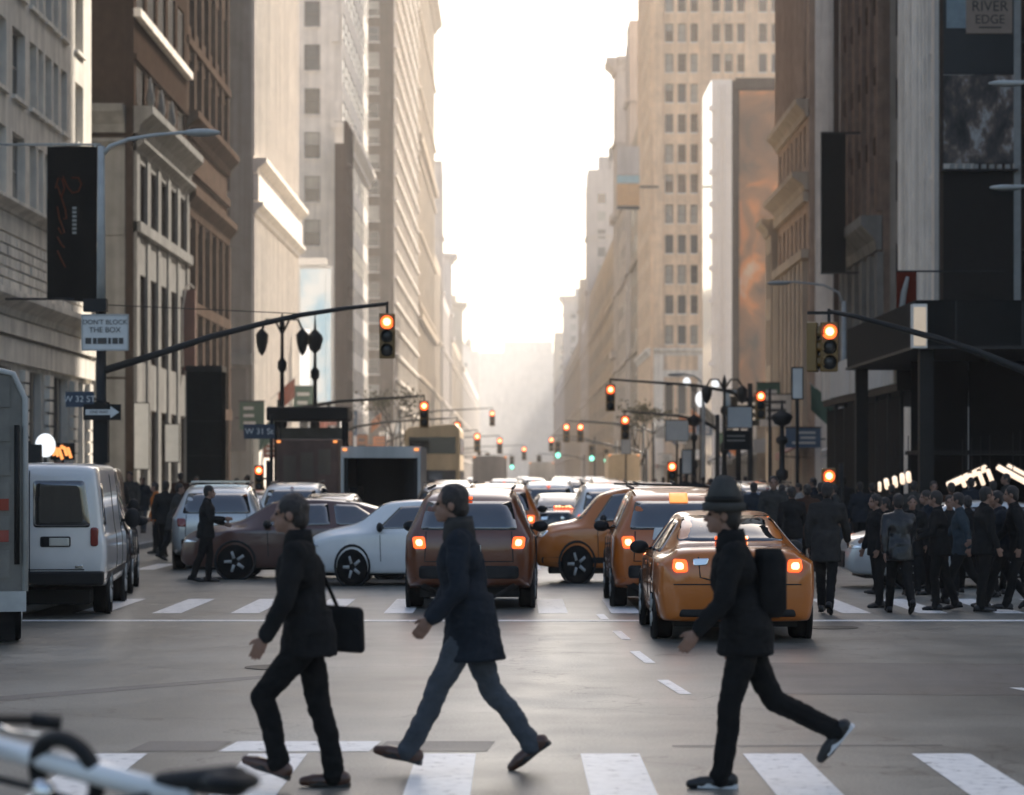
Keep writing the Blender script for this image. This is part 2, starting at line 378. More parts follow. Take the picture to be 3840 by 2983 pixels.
class Face:
    """one street front of a building: u runs along it, v upwards, y into the wall"""
    def __init__(s, b, O, rz, W, H, m, depth=0.35):
        s.b = b; s.O = Vector(O); s.rz = R(rz); s.W = W; s.H = H; s.m = m; s.d = depth; s.holes = []
    def part(s, mb, name, m, smooth=False): return mb.build(name, m, s.b, smooth, s.O, s.rz)
    def cut(s, u0, u1, v0, v1): s.holes.append((u0, u1, v0, v1))
    def grid(s, cols, rows, kind='sash', fm=None, mix=(0.55, 0.25, 0.1, 0.1), dd=None, sill=None, far=False):
        fm = fm or M_FRAME
        for (v0, h) in rows:
            for (u0, w) in cols:
                if v0 + h > s.H - 0.2 or u0 < 0.05 or u0 + w > s.W - 0.05: continue
                s.cut(u0, u0 + w, v0, v0 + h)
                fr, panes = win_mesh(w, h, kind, fm)
                y = (dd or s.d) - 0.06
                off = Matrix.Rotation(s.rz, 3, 'Z') @ Vector((u0, y, v0))
                o = place('window', fr, s.b, s.O + off, s.rz)
                place('pane', random.choices(panes, mix)[0], o)
                if sill:
                    sm = SILL.get(round(w, 2)) or SILL.setdefault(round(w, 2), MB().box(-0.08, w + 0.08, -0.12, 0.1, -0.14, -0.003).data('sill', sill))
                    off2 = Matrix.Rotation(s.rz, 3, 'Z') @ Vector((u0, 0, v0)); place('sill', sm, s.b, s.O + off2, s.rz)
    def wall(s, name='wall'):
        us = sorted({0.0, round(s.W, 4)} | {round(x, 4) for h in s.holes for x in h[:2]})
        vs = sorted({0.0, round(s.H, 4)} | {round(x, 4) for h in s.holes for x in h[2:]})
        iu = {u: i for i, u in enumerate(us)}; iv = {v: i for i, v in enumerate(vs)}
        gone = set()
        for u0, u1, v0, v1 in s.holes:
            for i in range(iu[round(u0, 4)], iu[round(u1, 4)]):
                for j in range(iv[round(v0, 4)], iv[round(v1, 4)]): gone.add((i, j))
        m = MB(); nu = len(us)
        vs3 = [(u, 0, v) for v in vs for u in us]
        fs = [(j * nu + i, j * nu + i + 1, (j + 1) * nu + i + 1, (j + 1) * nu + i) for j in range(len(vs) - 1) for i in range(nu - 1) if (i, j) not in gone]
        m.add(vs3, fs); d = s.d
        for u0, u1, v0, v1 in s.holes:
            m.add([(u0, 0, v0), (u1, 0, v0), (u1, 0, v1), (u0, 0, v1), (u0, d, v0), (u1, d, v0), (u1, d, v1), (u0, d, v1)], [(0, 1, 5, 4), (1, 2, 6, 5), (2, 3, 7, 6), (3, 0, 4, 7)])
        W, H = s.W, s.H
        m.add([(0, 0, 0), (W, 0, 0), (W, 0, H), (0, 0, H), (0, d, 0), (W, d, 0), (W, d, H), (0, d, H)], [(1, 2, 6, 5), (2, 3, 7, 6), (3, 0, 4, 7)])
        return s.part(m, name, s.m)
    def ledge(s, v0, v1, proj, u0=None, u1=None, m=None, name='ledge'):
        u0 = 0.0 if u0 is None else u0; u1 = s.W if u1 is None else u1
        t = (v1 - v0)
        if name == 'cornice':
            mb = MB(); mb.rings([[(u, -proj * 0.25, v0), (u, -proj * 0.35, v0 + t * .3), (u, -proj * .9, v0 + t * .65), (u, -proj, v0 + t * .72), (u, -proj, v1), (u, 0.05, v1), (u, 0.05, v0)] for u in (u0, u1)])
        else: mb = MB().box(u0, u1, -proj, 0.05, v0, v1)
        return s.part(mb, name, m or s.m)
    def pier(s, u0, u1, v0, v1, proj, m=None, name='pilaster'):
        return s.part(MB().box(u0, u1, -proj, 0.04, v0, v1), name, m or s.m)
SILL = {}

def core(b, x0, x1, y0, y1, H, m, name='core_wall'):
    """plain flanks, back and roof slab of a building, in the building's own frame"""
    o = MB().box(x0, x1, y0, y1, 0, H - 0.02).build(name, m, b)
    return o
def building(label, side, X, Z0, Z1, H, depth, m, frontface=True, avedepth=0.35, name='office_building', group=None):
    sgn = -1 if side == 'L' else 1
    b = thing(name, label, 'building', (X, Z0, 0), 0, group)
    L = Z1 - Z0; d = avedepth; d0 = avedepth if frontface else 0.0
    if side == 'L':
        ave = Face(b, (0, d0 if not frontface else 0, 0), 90, L, H, m, d)
        fr = Face(b, (-depth, 0, 0), 0, depth - d - 0.002, H, m, d) if frontface else None
        core(b, -depth, -d, d0, L, H, m)
    else:
        ave = Face(b, (0, L, 0), -90, L, H, m, d)
        fr = Face(b, (d + 0.002, 0, 0), 0, depth - d, H, m, d) if frontface else None
        core(b, d, depth, d0, L, H, m)
    return b, ave, fr
def cols(u0, pitch, w, n): return [(u0 + i * pitch, w) for i in range(n)]
def rows(v0, pitch, h, n): return [(v0 + i * pitch, h) for i in range(n)]

# ---- left side of the avenue
b, a, f = building('cream stone building behind the black banner with rows of narrow windows', 'L', -16, 66, 100.6, 44, 24, M_CREAM, False)
zc = [(68, 1.9), (70.6, 1.9), (73.2, 1.9), (75.6, 1.9), (78, 1.9), (80.6, 1.9), (82.6, 1.2), (84.8, 2.2), (87.85, 1.25), (89.45, 0.9), (90.75, 1.25), (92.35, 1.0), (93.85, 1.25), (96.9, 1.8)]
a.grid([(z - 66, w) for z, w in zc], rows(10.65, 3.37, 2.2, 5), 'sash', M_FRAMEL, (0.25, 0.3, 0.2, 0.25), sill=M_CREAM)
for z, w in ((69, 3.6), (75, 3.6), (81, 3.6), (86.6, 3.4), (91.1, 4.2), (96.3, 2.4)):
    a.cut(z - 66, z - 66 + w, 0.9, 5.3)
    p = a.part(MB().box(z - 66, z - 66 + w, 0.25, 0.27, 0.9, 5.3), 'shop_window', M_GLASS)
    for i in range(1, 3): a.part(MB().box(z - 66 + w * i / 3 - .05, z - 66 + w * i / 3 + .05, 0.12, 0.24, 0.9, 5.3), 'mullion', M_FRAME)
a.wall()
a.ledge(10.15, 10.5, 0.45, name='cornice'); a.ledge(9.5, 10.1, 0.12); a.ledge(6.9, 7.6, 0.6, name='cornice'); a.ledge(6.3, 6.8, 0.25); a.ledge(5.45, 6.2, 0.15)
for r in range(5):                                               # rusticated blocks between the two cornices
    u = 12.0 + 0.3 * (r % 2)
    while u < 33.6:
        w = 0.62; a.part(MB().box(u, u + w - 0.06, -0.13 - random.random() * .04, 0.03, 7.72 + r * 0.35, 7.72 + r * 0.35 + 0.29), 'stone_block', M_CREAM); u += w
for uu in (20.1, 24.6, 29.7, 33.2):
    for r in range(11): a.part(MB().box(uu, uu + 0.75, -0.16 - random.random() * .03, 0.03, 0.5 + r * 0.44, 0.5 + r * 0.44 + 0.37), 'stone_block', M_CREAM)

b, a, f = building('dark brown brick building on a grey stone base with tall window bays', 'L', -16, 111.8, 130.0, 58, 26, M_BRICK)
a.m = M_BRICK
bays = [(0.8 + i * 3.45, 2.5) for i in range(5)]
a.grid(bays, [(12.6, 2.5)], 'bars1', M_BLACK, (0.9, 0.1, 0, 0), dd=0.33)
a.grid(bays, [(6.75, 3.65)], 'bars1', M_BLACK, (0.8, 0.2, 0, 0), dd=0.33)
a.grid(bays, [(17.6, 1.7), (21.6, 2.6), (26.4, 2.6), (31.2, 2.6)], 'bars4', M_FRAME, (0.6, 0.4, 0, 0), dd=0.2)
for i in range(5): a.cut(0.8 + i * 3.45, 3.3 + i * 3.45, 0.6, 4.6); a.part(MB().box(.8 + i * 3.45, 3.3 + i * 3.45, .28, .3, .6, 4.6), 'shop_window', M_GLASS3)
a.wall()
for i in range(6):
    u = max(0.0, -0.15 + i * 3.45); a.pier(u, u + 0.92, 0, 16.0, 0.14, M_GREYST)
for v0, v1 in ((10.42, 12.05), (4.7, 6.7), (15.15, 16.25)):
    for i in range(5): a.pier(0.8 + i * 3.45, 3.27 + i * 3.45, v0, v1, 0.06, M_GREYST, 'spandrel_panel')
a.ledge(12.1, 12.55, 0.3, m=M_GREYST); a.ledge(16.25, 17.4, 0.8, m=M_GREYST, name='cornice'); a.ledge(15.5, 16.0, 0.45, m=M_GREYST, name='cornice')
a.ledge(21.15, 21.5, 0.3, m=M_TANL); a.ledge(25.9, 26.3, 0.3); a.ledge(19.35, 19.6, 0.12)
f.wall()
for v0, v1, pr, nm in ((16.25, 17.4, 0.7, 'cornice'), (15.5, 16.0, 0.35, 'cornice')): f.ledge(v0, v1, pr, m=M_GREYST, name=nm)
f.pier(14, f.W, 12.2, 15.5, 0.10, M_GREYST, 'stone_cladding'); f.pier(14, f.W, 6.0, 12.1, 0.12, M_GREYST, 'stone_cladding'); f.pier(14, f.W, 0, 5.9, 0.14, M_GREYST, 'stone_cladding')
f.pier(17, f.W, 11.95, 12.3, 0.2, M_GREYST, 'ledge')
for i, u in enumerate((3.0, 5.0)): f.part(MB().box(0.9 + i * 3.45, 3.0 + i * 3.45, -0.9, 0.0, 3.9, 4.0), 'window_hood', M_IRON)
for i in range(3):                                               # finials on the cornice
    a.part(MB().lathe([(0.25, 17.4), (0.12, 17.7), (0.2, 17.95), (0.03, 18.9)], (2.2 + i * 3.6, -0.4, 0), n=10), 'finial', M_GREYST, True)

b, a, f = building('brown terracotta building with banded cornices beside the brick one', 'L', -16.15, 130.0, 149.4, 52, 26, M_BROWN, False)
bays = [(0.7 + i * 3.1, 2.4) for i in range(6)]
a.grid(bays, [(19.9, 2.6), (24.2, 3.0), (29, 3.0)], 'bars3', M_BROWN, (0.7, 0.3, 0, 0), dd=0.2)
a.grid(bays, [(10.6, 3.6)], 'bars2', M_BROWN, (0.9, 0.1, 0, 0)); a.grid(bays, [(5.6, 4.2)], 'bars2', M_BROWN, (0.9, 0.1, 0, 0))
a.wall(); a.ledge(18.6, 19.7, 0.7, name='cornice'); a.ledge(14.7, 15.9, 0.6, name='cornice'); a.ledge(23.0, 23.4, 0.25); a.ledge(16.9, 17.3, 0.2); a.ledge(9.95, 10.5, 0.25); a.ledge(4.9, 5.5, 0.3)
for i in range(7): u = -0.05 + i * 3.1; a.pier(max(0, u), min(a.W, u + 0.7), 0, 14.6, 0.22); a.pier(max(0, u), min(a.W, u + 0.7), 19.75, 50, 0.16)

b, a, f = building('white fluted stone tower catching the sun with a grey flank', 'L', -16, 163, 196.5, 66, 26, M_WHITE, True, 0.09)
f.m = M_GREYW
a.grid([(0.55 + i * 1.62, 0.95) for i in range(20)], [(5.2, 11.8)] + rows(22.0, 4.0, 3.1, 8), 'plain', M_FRAMEL, (0.7, 0.3, 0.0, 0.0))
a.wall()
for i in range(31):
    if i < 21: u = 0.05 + i * 1.62; a.pier(u, u + 0.36, 0, 17.8, 0.10); a.pier(u, u + 0.36, 21.4, 66, 0.10)
a.ledge(20.4, 21.3, 0.8, name='cornice'); a.ledge(17.9, 18.6, 0.6, name='cornice'); a.ledge(18.7, 20.3, 0.32); a.ledge(1.0, 4.6, 0.35)
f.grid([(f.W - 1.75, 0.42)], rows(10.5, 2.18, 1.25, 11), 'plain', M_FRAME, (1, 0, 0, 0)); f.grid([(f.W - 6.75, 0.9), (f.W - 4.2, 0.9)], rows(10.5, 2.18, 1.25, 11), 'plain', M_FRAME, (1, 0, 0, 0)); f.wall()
f.pier(f.W - 1.5, f.W, 8.6, 9.3, 0.5, M_GREYST, 'ledge'); f.pier(f.W - 1.3, f.W - 0.35, 3.3, 8.4, 0.12, M_CGREY, 'metal_shutter')

b, a, f = building('cream tower with one column of square windows behind the lit screen', 'L', -16, 247, 290, 95, 26, M_TANL, True, 0.12)
f.grid([(f.W + gx(650, 247) + 16.1, 1.45), (f.W - 8.2, 1.45), (f.W - 12.5, 1.45)], rows(6.9, 4.06, 2.4, 16), 'sash', M_FRAME, (0.2, 0.3, 0.2, 0.3), sill=M_TANL); f.wall()
for i in range(5): f.pier(f.W - 0.9, f.W - 0.1, 34 + i * 8, 36.5 + i * 8, 0.25, name='corner_block')
a.grid([(1.2 + i * 4.2, 2.6) for i in range(10)], rows(6, 4.06, 2.4, 14), 'sash', M_FRAME, (0.6, 0.3, 0.1, 0)); a.wall(); a.ledge(33.0, 34.4, 0.9, name='cornice', m=M_WHITE); a.pier(0.3, 42, 3, 32.8, 0.12, M_BROWN, 'cladding') if False else None
b2, a2, f2 = building('narrow dark glass building in front of the taupe tower', 'L', -14.95, 238, 246.6, 33.5, 1.15, M_BROWN)
a2.grid([(0.6, 1.6), (2.6, 1.6), (4.6, 1.6), (6.6, 1.6)], rows(4, 3.7, 2.8, 8), 'bars1', M_FRAME, (0.7, 0.3, 0, 0)); a2.wall(); f2.wall(); f2.ledge(31.5, 33.4, 0.3, name='cornice', m=M_WHITE)
b, a, f = building('taupe brick tower with one column of small windows', 'L', -16, 352, 437, 112, 26, M_TAN2, True, 0.09)
f.grid([(f.W + gx(782, 352) + 16.1, 1.65), (f.W - 6.6, 1.65), (f.W - 11, 1.65)], rows(8.4, 3.38, 2.0, 24), 'sash', M_FRAMEL, (0.35, 0.3, 0.2, 0.15), sill=M_TANL); f.wall()
for k in range(4): f.pier(f.W - 1.2, f.W - 0.2, 0, 110, 0.2) if k == 0 else None
[a.ledge(7.6 + k * 3.38, 8.0 + k * 3.38, 0.4, m=M_TANL) for k in range(24)]; a.grid([(2 + i * 5.5, 3.0) for i in range(15)], rows(8.4, 3.38, 2.1, 20), 'plain', M_FRAMEL, (0.5, 0.4, 0.1, 0)); a.wall()
for i in range(16): a.pier(0.2 + i * 5.5, 1.4 + i * 5.5, 0, 110, 0.14, M_TANL)

def far_building(label, side, X, Z0, Z1, H, m, pitch=6.0, vp=3.8, cornice=True, depth=24, dense=True):
    b, a, f = building(label, side, X, Z0, Z1, H, depth, m, True, 0.09, name='tower_block')
    n = int((Z1 - Z0 - 2) / pitch); nr = int((H - 9) / vp)
    if n * nr > 260: nr = int(260 / max(1, n))
    top = H - 3.5 - nr * vp
    a.grid([(1 + i * pitch, pitch * 0.5) for i in range(n)], rows(top, vp, vp * 0.55, nr), 'plain', M_FRAMEL, (0.5, 0.3, 0.2, 0)); a.wall()
    if dense: f.grid([(2 + i * 5.0, 1.8) for i in range(int((depth - 4) / 5))], rows(top, vp, vp * 0.55, nr), 'plain', M_FRAMEL, (0.5, 0.3, 0.2, 0))
    f.wall()
    if cornice:
        a.ledge(H - 2.2, H, 1.6, name='cornice'); f.ledge(H - 2.2, H, 1.6, name='cornice'); a.ledge(H * .62, H * .62 + 1.1, 0.8); a.ledge(H * .3, H * .3 + 1.1, 0.8)
    for i in range(n + 1): a.pier(max(0, -0.6 + i * pitch), 0.6 + i * pitch + .3, 0, H - 2.4, 0.14)
    for k in range(int(H / 12)): a.ledge(6 + k * 12, 6.5 + k * 12, 0.45); f.ledge(6 + k * 12, 6.5 + k * 12, 0.45)
    sg = -1 if side == 'L' else 1; rq = random.Random(int(Z0))
    for k in range(3):
        x0 = sg * rq.uniform(1.5, 7); y0 = rq.uniform(2, max(3, (Z1 - Z0) * .6)); w = rq.uniform(2.5, 5); hh = rq.uniform(1.5, 4.5); xa, xb = sorted((x0, x0 + sg * w))
        if k < 2: MB().box(xa, xb, y0, y0 + w * 1.4, H - .03, H + hh).build('roof_block', m, b)
        else:
            t_ = MB().lathe([(1.3, H + 2.2), (1.3, H + 5), (.1, H + 6.2)], (xa + 1.5, y0 + 1.5, 0), n=12); [t_.tube((xa + 1.5 + .9 * p, y0 + 1.5 + .9 * q, H - .03), (xa + 1.5 + .9 * p, y0 + 1.5 + .9 * q, H + 2.3), .09, .09, 5) for p in (-1, 1) for q in (-1, 1)]; t_.build('water_tank', M_BROWN, b, False)
    return b
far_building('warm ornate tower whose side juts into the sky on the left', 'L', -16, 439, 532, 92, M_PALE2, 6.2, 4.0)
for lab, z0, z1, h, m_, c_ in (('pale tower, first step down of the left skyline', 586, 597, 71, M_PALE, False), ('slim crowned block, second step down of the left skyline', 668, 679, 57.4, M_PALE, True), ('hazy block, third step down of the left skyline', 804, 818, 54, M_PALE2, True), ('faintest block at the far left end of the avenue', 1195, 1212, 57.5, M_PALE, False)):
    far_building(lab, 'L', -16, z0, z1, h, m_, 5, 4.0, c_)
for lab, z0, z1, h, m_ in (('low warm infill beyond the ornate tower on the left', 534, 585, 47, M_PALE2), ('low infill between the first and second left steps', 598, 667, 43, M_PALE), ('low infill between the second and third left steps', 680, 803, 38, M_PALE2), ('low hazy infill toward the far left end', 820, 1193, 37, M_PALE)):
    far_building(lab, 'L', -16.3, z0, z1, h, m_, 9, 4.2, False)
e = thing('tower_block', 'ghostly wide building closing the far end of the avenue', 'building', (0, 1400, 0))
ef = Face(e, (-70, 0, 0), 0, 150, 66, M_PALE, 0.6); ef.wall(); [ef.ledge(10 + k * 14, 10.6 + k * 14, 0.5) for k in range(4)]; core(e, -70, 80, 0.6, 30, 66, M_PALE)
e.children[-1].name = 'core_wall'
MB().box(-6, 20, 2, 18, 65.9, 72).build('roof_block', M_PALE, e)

# ---- right side of the avenue
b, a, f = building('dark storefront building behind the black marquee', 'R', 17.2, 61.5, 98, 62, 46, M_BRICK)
f.grid([(2 + i * 5, 3.4) for i in range(7)], rows(8, 4.2, 2.8, 4), 'sash', M_FRAME, (0.8, 0.2, 0, 0)); f.cut(0.5, 18, 0.3, 4.2); f.part(MB().box(.5, 18, .3, .32, .3, 4.2), 'shop_window', M_BLACK); f.wall()  # panes matte black, not glass: shade under the marquee put into the colour
a.grid([(1 + i * 3.3, 2.0) for i in range(11)], rows(7, 3.8, 2.5, 5), 'sash', M_FRAME, (0.8, 0.2, 0, 0)); a.cut(0.8, 34, 0.4, 4.2); a.part(MB().box(.8, 34, .3, .32, .4, 4.2), 'shop_window', M_BLACK); a.wall()  # avenue panes also black, colour standing in for shade
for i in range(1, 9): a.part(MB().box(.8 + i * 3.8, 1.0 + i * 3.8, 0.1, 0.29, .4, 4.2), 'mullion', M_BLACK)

b, a, f = building('grey fluted building with a pale corner edge beside the billboards', 'R', 16, 100, 110.2, 54, 28, M_R2)
a.grid([(0.8 + i * 1.9, 0.8) for i in range(5)], rows(6.5, 2.05, 1.3, 11), 'plain', M_GREYW, (0.3, 0.7, 0, 0)); a.wall()
for i in range(9): a.pier(0.1 + i * 0.95, 0.42 + i * 0.95, 5.2, 54, 0.16)
for v in range(8): a.ledge(6.0 + v * 2.4, 6.18 + v * 2.4, 0.08)
a.pier(a.W - 0.7, a.W, 0, 54, 0.24, M_WHITE, 'corner_pilaster')
f.grid([(0.9, 0.8), (3.2, 1.0)], rows(6, 3.6, 2.2, 6), 'sash', M_FRAME, (0.8, 0.2, 0, 0)); f.wall(); f.pier(0.0, 0.22, 0, 54, 0.2, M_WHITE, 'corner_pilaster')

b, a, f = building('dark ornate brown building above the white hoarding panels', 'R', 16, 116, 129.2, 50, 26, M_BROWN2)
a.grid([(0.7 + i * 2.6, 1.5) for i in range(5)], [(8.2, 3.2)] + rows(13.8, 3.1, 2.2, 5), 'sash', M_FRAME, (0.6, 0.2, 0.1, 0.1)); a.grid([(0.7 + i * 2.6, 1.5) for i in range(5)], [(5.0, 1.1)], 'plain', M_FRAME, (1, 0, 0, 0)); a.wall()
for i in range(6): u = max(0, -0.35 + i * 2.6); a.pier(u, u + 0.75, 7.2, 11.6, 0.25, M_GREYST); a.pier(u + .1, u + 0.6, 13.4, 49, 0.22)
for v in range(5): 
    for i in range(5): a.pier(0.7 + i * 2.6, 2.2 + i * 2.6, 16.05 + v * 3.1, 16.8 + v * 3.1, 0.1, M_BRICK, 'spandrel_panel')
a.ledge(11.7, 13.2, 0.9, m=M_GREYST, name='cornice'); a.ledge(6.5, 7.1, 0.3, m=M_GREYST)
f.m = M_GREYW; f.grid([(0.25, 0.55), (3.4, 1.2)], rows(6.6, 3.6, 1.8, 5), 'plain', M_FRAME, (1, 0, 0, 0)); f.wall()

b, a, f = building('rosy striped building with fluted pilasters and a sloping cornice', 'R', 16, 145, 161.8, 92, 30, M_PINK)
a.grid([(0.8 + i * 2.25, 1.15) for i in range(10)], [(3.2, 9.6)] , 'bars1', M_FRAME, (0.6, 0.4, 0, 0)); a.grid([(0.8 + i * 2.25, 1.15) for i in range(10)], [(14.3, 2.0), (18.9, 2.2)] + rows(22.9, 3.3, 2.3, 8), 'sash', M_FRAME, (0.4, 0.4, 0.2, 0)); a.wall()
for i in range(15): u = 0.1 + i * 1.1; a.pier(u, u + 0.34, 22.6, 91, 0.2)
for i in range(8): u = max(0, -0.3 + i * 2.25); a.pier(u, min(a.W, u + 0.9), 0, 13.6, 0.3, M_PALE2)
for v0, v1, p, n in ((17.4, 18.4, 0.9, 'cornice'), (21.4, 22.4, 0.7, 'cornice'), (13.7, 14.2, 0.4, 'ledge'), (16.8, 17.3, 0.3, 'ledge')): a.ledge(v0, v1, p, m=M_PALE2, name=n)
f.m = M_FLANK; f.pier(1.0, 1.3, 0, 91, 0.12, M_BROWN, 'pilaster'); f.wall(); f.pier(0.0, 0.3, 0, 91, 0.1, M_TANL, 'corner_pilaster'); f.ledge(13.0, 13.3, 0.06)
b, a, f = building('low pale corner wing beside the striped building', 'R', 15.6, 162.2, 165.6, 17.5, 14, M_PALE2)
a.grid([(0.7 + i * 1.4, 0.8) for i in range(2)], rows(4.5, 4.1, 2.8, 3), 'sash', M_FRAME, (0.4, 0.4, 0.2, 0)); a.wall(); f.wall(); a.ledge(16.5, 17.5, 0.6, name='cornice'); f.ledge(16.5, 17.5, 0.6, name='cornice')

# square with low shops, white pier and the big advertisement wall
b, a, f = building('slender white tower standing left of the orange mural wall', 'R', gx(1518, 250), 250, 262, 39, 1.9, M_CWHITE, True, 0.2)
f.wall(); a.wall()
for k in range(12): f.pier(-0.5, 0.02, 3 + k * 3.0, 3.5 + k * 3.0, 0.35, M_CWHITE, 'ledge')
f.pier(0.45, 0.6, 0, 38.5, 0.25, M_CWHITE, 'fin'); f.pier(1.0, 1.15, 0, 38.5, 0.25, M_CWHITE, 'fin')
b, a, f = building('wide brown building carrying the orange mural wall', 'R', gx(1562, 252), 252, 268, 39.2, 9.5, M_BROWN, True, 0.3)
a.wall(); f.wall(); f.ledge(38.4, 39.4, 0.3)
def mural_material():
    m = bpy.data.materials.new('mural_print'); m.use_nodes = True; nt = m.node_tree; bs = nt.nodes['Principled BSDF']; bs.inputs['Roughness'].default_value = 0.6
    tc = nt.nodes.new('ShaderNodeTexCoord'); sx = nt.nodes.new('ShaderNodeSeparateXYZ'); nt.links.new(tc.outputs['Object'], sx.inputs[0])
    n = nt.nodes.new('ShaderNodeTexNoise'); n.inputs['Scale'].default_value = 0.22; n.inputs['Detail'].default_value = 3; n.inputs['Distortion'].default_value = 0.8
    mp = nt.nodes.new('ShaderNodeMapping'); mp.inputs['Scale'].default_value = (1, 1, 0.8); mp.inputs['Rotation'].default_value = (0, 0.6, 0)
    nt.links.new(tc.outputs['Object'], mp.inputs[0]); nt.links.new(mp.outputs[0], n.inputs['Vector'])
    rp = nt.nodes.new('ShaderNodeValToRGB'); e = rp.color_ramp.elements
    e[0].position = 0.3; e[0].color = (0.10, 0.075, 0.055, 1); e[1].position = 0.5; e[1].color = (0.32, 0.17, 0.085, 1)
    x = e.new(0.6); x.color = (0.62, 0.25, 0.09, 1); x = e.new(0.7); x.color = (0.62, 0.48, 0.34, 1)
    nt.links.new(n.outputs[0], rp.inputs[0]); nt.links.new(rp.outputs[0], bs.inputs['Base Color']); return m
f.part(MB().box(0.35, 8.9, -0.12, 0.0, 8.6, 38.2), 'mural_panel', mural_material())
f.part(MB().box(0.2, 9.0, -0.3, 0.0, 8.0, 8.5), 'mural_frame', M_IRON)
for i, (z, w, c, lab) in enumerate(((186, 14, M_TAN2, 'low shop with a dark fascia nearest the square'), (202, 18, M_GREYW, 'low grey shop in the middle of the square'), (222, 22, M_BROWN, 'low brown shop under the white tower'), (270, 36, M_TAN2, 'low tan shop row in front of the tan tower'))):
    b, a, f = building(lab, 'R', 18.2 + 0.4 * i, z, z + w, 6.6 + 0.5 * i, 16, c, True, 0.3, name='shop')
    n = int(w / 3.5)
    for k in range(n): a.cut(0.5 + k * 3.5, 3.4 + k * 3.5, 0.4, 3.2); a.part(MB().box(.5 + k * 3.5, 3.4 + k * 3.5, .22, .24, .4, 3.2), 'shop_window', M_GLASS)
    a.wall(); f.cut(0.6, 8, 0.4, 3.2); f.part(MB().box(.6, 8, .22, .24, .4, 3.2), 'shop_window', M_GLASS); f.wall(); a.ledge(3.5, 4.5, 0.3, m=[M_SIGNB, M_SIGNW, M_TAXID, M_SIGNW][i], name='fascia'); f.ledge(3.5, 4.5, 0.3, m=[M_SIGNB, M_SIGNW, M_TAXID, M_SIGNW][i], name='fascia')

b, a, f = building('tall tan tower with triple windows rising behind the white tower', 'R', 16, 314, 347, 112, 19, M_TAN)
tri = [(gx(1419, 314) - 16.35 + g * 5.52 + k * 1.49, 0.95) for g in range(3) for k in range(3)]
f.grid(tri, rows(17.3, 3.56, 2.2, 13), 'sash', M_FRAME, (0.35, 0.25, 0.25, 0.15), sill=M_TANL)
f.grid(tri, [(9.0, 3.6)], 'plain', M_FRAME, (0.7, 0.3, 0, 0)); f.wall()
for g in range(4): u = max(0.0, gx(1419, 314) - 16.35 - 1.25 + g * 5.52 - 0.45); f.pier(u, u + 1.1, 17, 111, 0.2, M_TAN); f.pier(u, u + 1.2, 0, 16, 0.3, M_TANL)
f.ledge(15.9, 16.8, 0.5, m=M_TANL, name='cornice'); f.ledge(13.4, 14.2, 0.25, m=M_TANL); f.ledge(6.2, 7.6, 0.4, m=M_GREYW)
a.grid([(1.5 + i * 4, 1.8) for i in range(8)], rows(17.3, 3.56, 2.2, 16), 'sash', M_FRAME, (0.5, 0.3, 0.2, 0)); a.wall(); a.ledge(15.9, 16.8, 0.5, m=M_TANL, name='cornice')
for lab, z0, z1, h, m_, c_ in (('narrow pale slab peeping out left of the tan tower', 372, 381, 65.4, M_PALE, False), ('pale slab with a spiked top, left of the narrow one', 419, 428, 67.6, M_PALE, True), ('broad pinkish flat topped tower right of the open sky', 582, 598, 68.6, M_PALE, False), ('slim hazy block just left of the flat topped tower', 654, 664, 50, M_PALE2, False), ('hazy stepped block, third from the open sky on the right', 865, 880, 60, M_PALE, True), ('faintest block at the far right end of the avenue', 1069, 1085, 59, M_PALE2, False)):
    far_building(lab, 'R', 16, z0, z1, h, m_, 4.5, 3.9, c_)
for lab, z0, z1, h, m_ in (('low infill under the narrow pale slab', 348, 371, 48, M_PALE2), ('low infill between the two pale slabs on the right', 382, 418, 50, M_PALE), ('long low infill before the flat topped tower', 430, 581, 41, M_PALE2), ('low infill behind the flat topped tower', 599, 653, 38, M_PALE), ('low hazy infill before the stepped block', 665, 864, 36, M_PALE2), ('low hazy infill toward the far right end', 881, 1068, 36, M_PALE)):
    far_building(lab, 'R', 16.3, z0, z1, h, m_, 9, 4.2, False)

# ------------------------------------------------------------ haze: the smoky evening air over the street
hm = bpy.data.materials.new('haze_air'); hm.use_nodes = True; hn = hm.node_tree; hn.nodes.clear()
pv = hn.nodes.new('ShaderNodeVolumePrincipled'); pv.inputs['Color'].default_value = (1.0, 0.98, 0.95, 1); pv.inputs['Density'].default_value = 0.0003; pv.inputs['Anisotropy'].default_value = 0.5
ho = hn.nodes.new('ShaderNodeOutputMaterial'); hn.links.new(pv.outputs[0], ho.inputs['Volume'])
haze = MB().box(-214, 214, -48, 1975, -1.4, 116).build('haze', hm); haze['kind'] = 'stuff'
hm.cycles.homogeneous_volume = True if hasattr(hm.cycles, 'homogeneous_volume') else False
# ------------------------------------------------------------ vehicles
def pchip(xs, ys, x):
    xs = np.array(xs, float); ys = np.array(ys, float); h = np.diff(xs); d = np.diff(ys) / h
    m = np.zeros_like(ys); m[0] = d[0]; m[-1] = d[-1]
    for i in range(1, len(xs) - 1):
        if d[i - 1] * d[i] > 0: w1 = 2 * h[i] + h[i - 1]; w2 = h[i] + 2 * h[i - 1]; m[i] = (w1 + w2) / (w1 / d[i - 1] + w2 / d[i])
    k = np.clip(np.searchsorted(xs, x) - 1, 0, len(xs) - 2); t = (x - xs[k]) / h[k]
    return (2 * t**3 - 3 * t**2 + 1) * ys[k] + (t**3 - 2 * t**2 + t) * h[k] * m[k] + (-2 * t**3 + 3 * t**2) * ys[k + 1] + (t**3 - t**2) * h[k] * m[k + 1]
def chaikin(p, n):
    p = [np.array(q, float) for q in p]
    for _ in range(n):
        q = [p[0]]
        for a, b in zip(p[:-1], p[1:]): q += [a * .75 + b * .25, a * .25 + b * .75]
        q.append(p[-1]); p = q
    return p
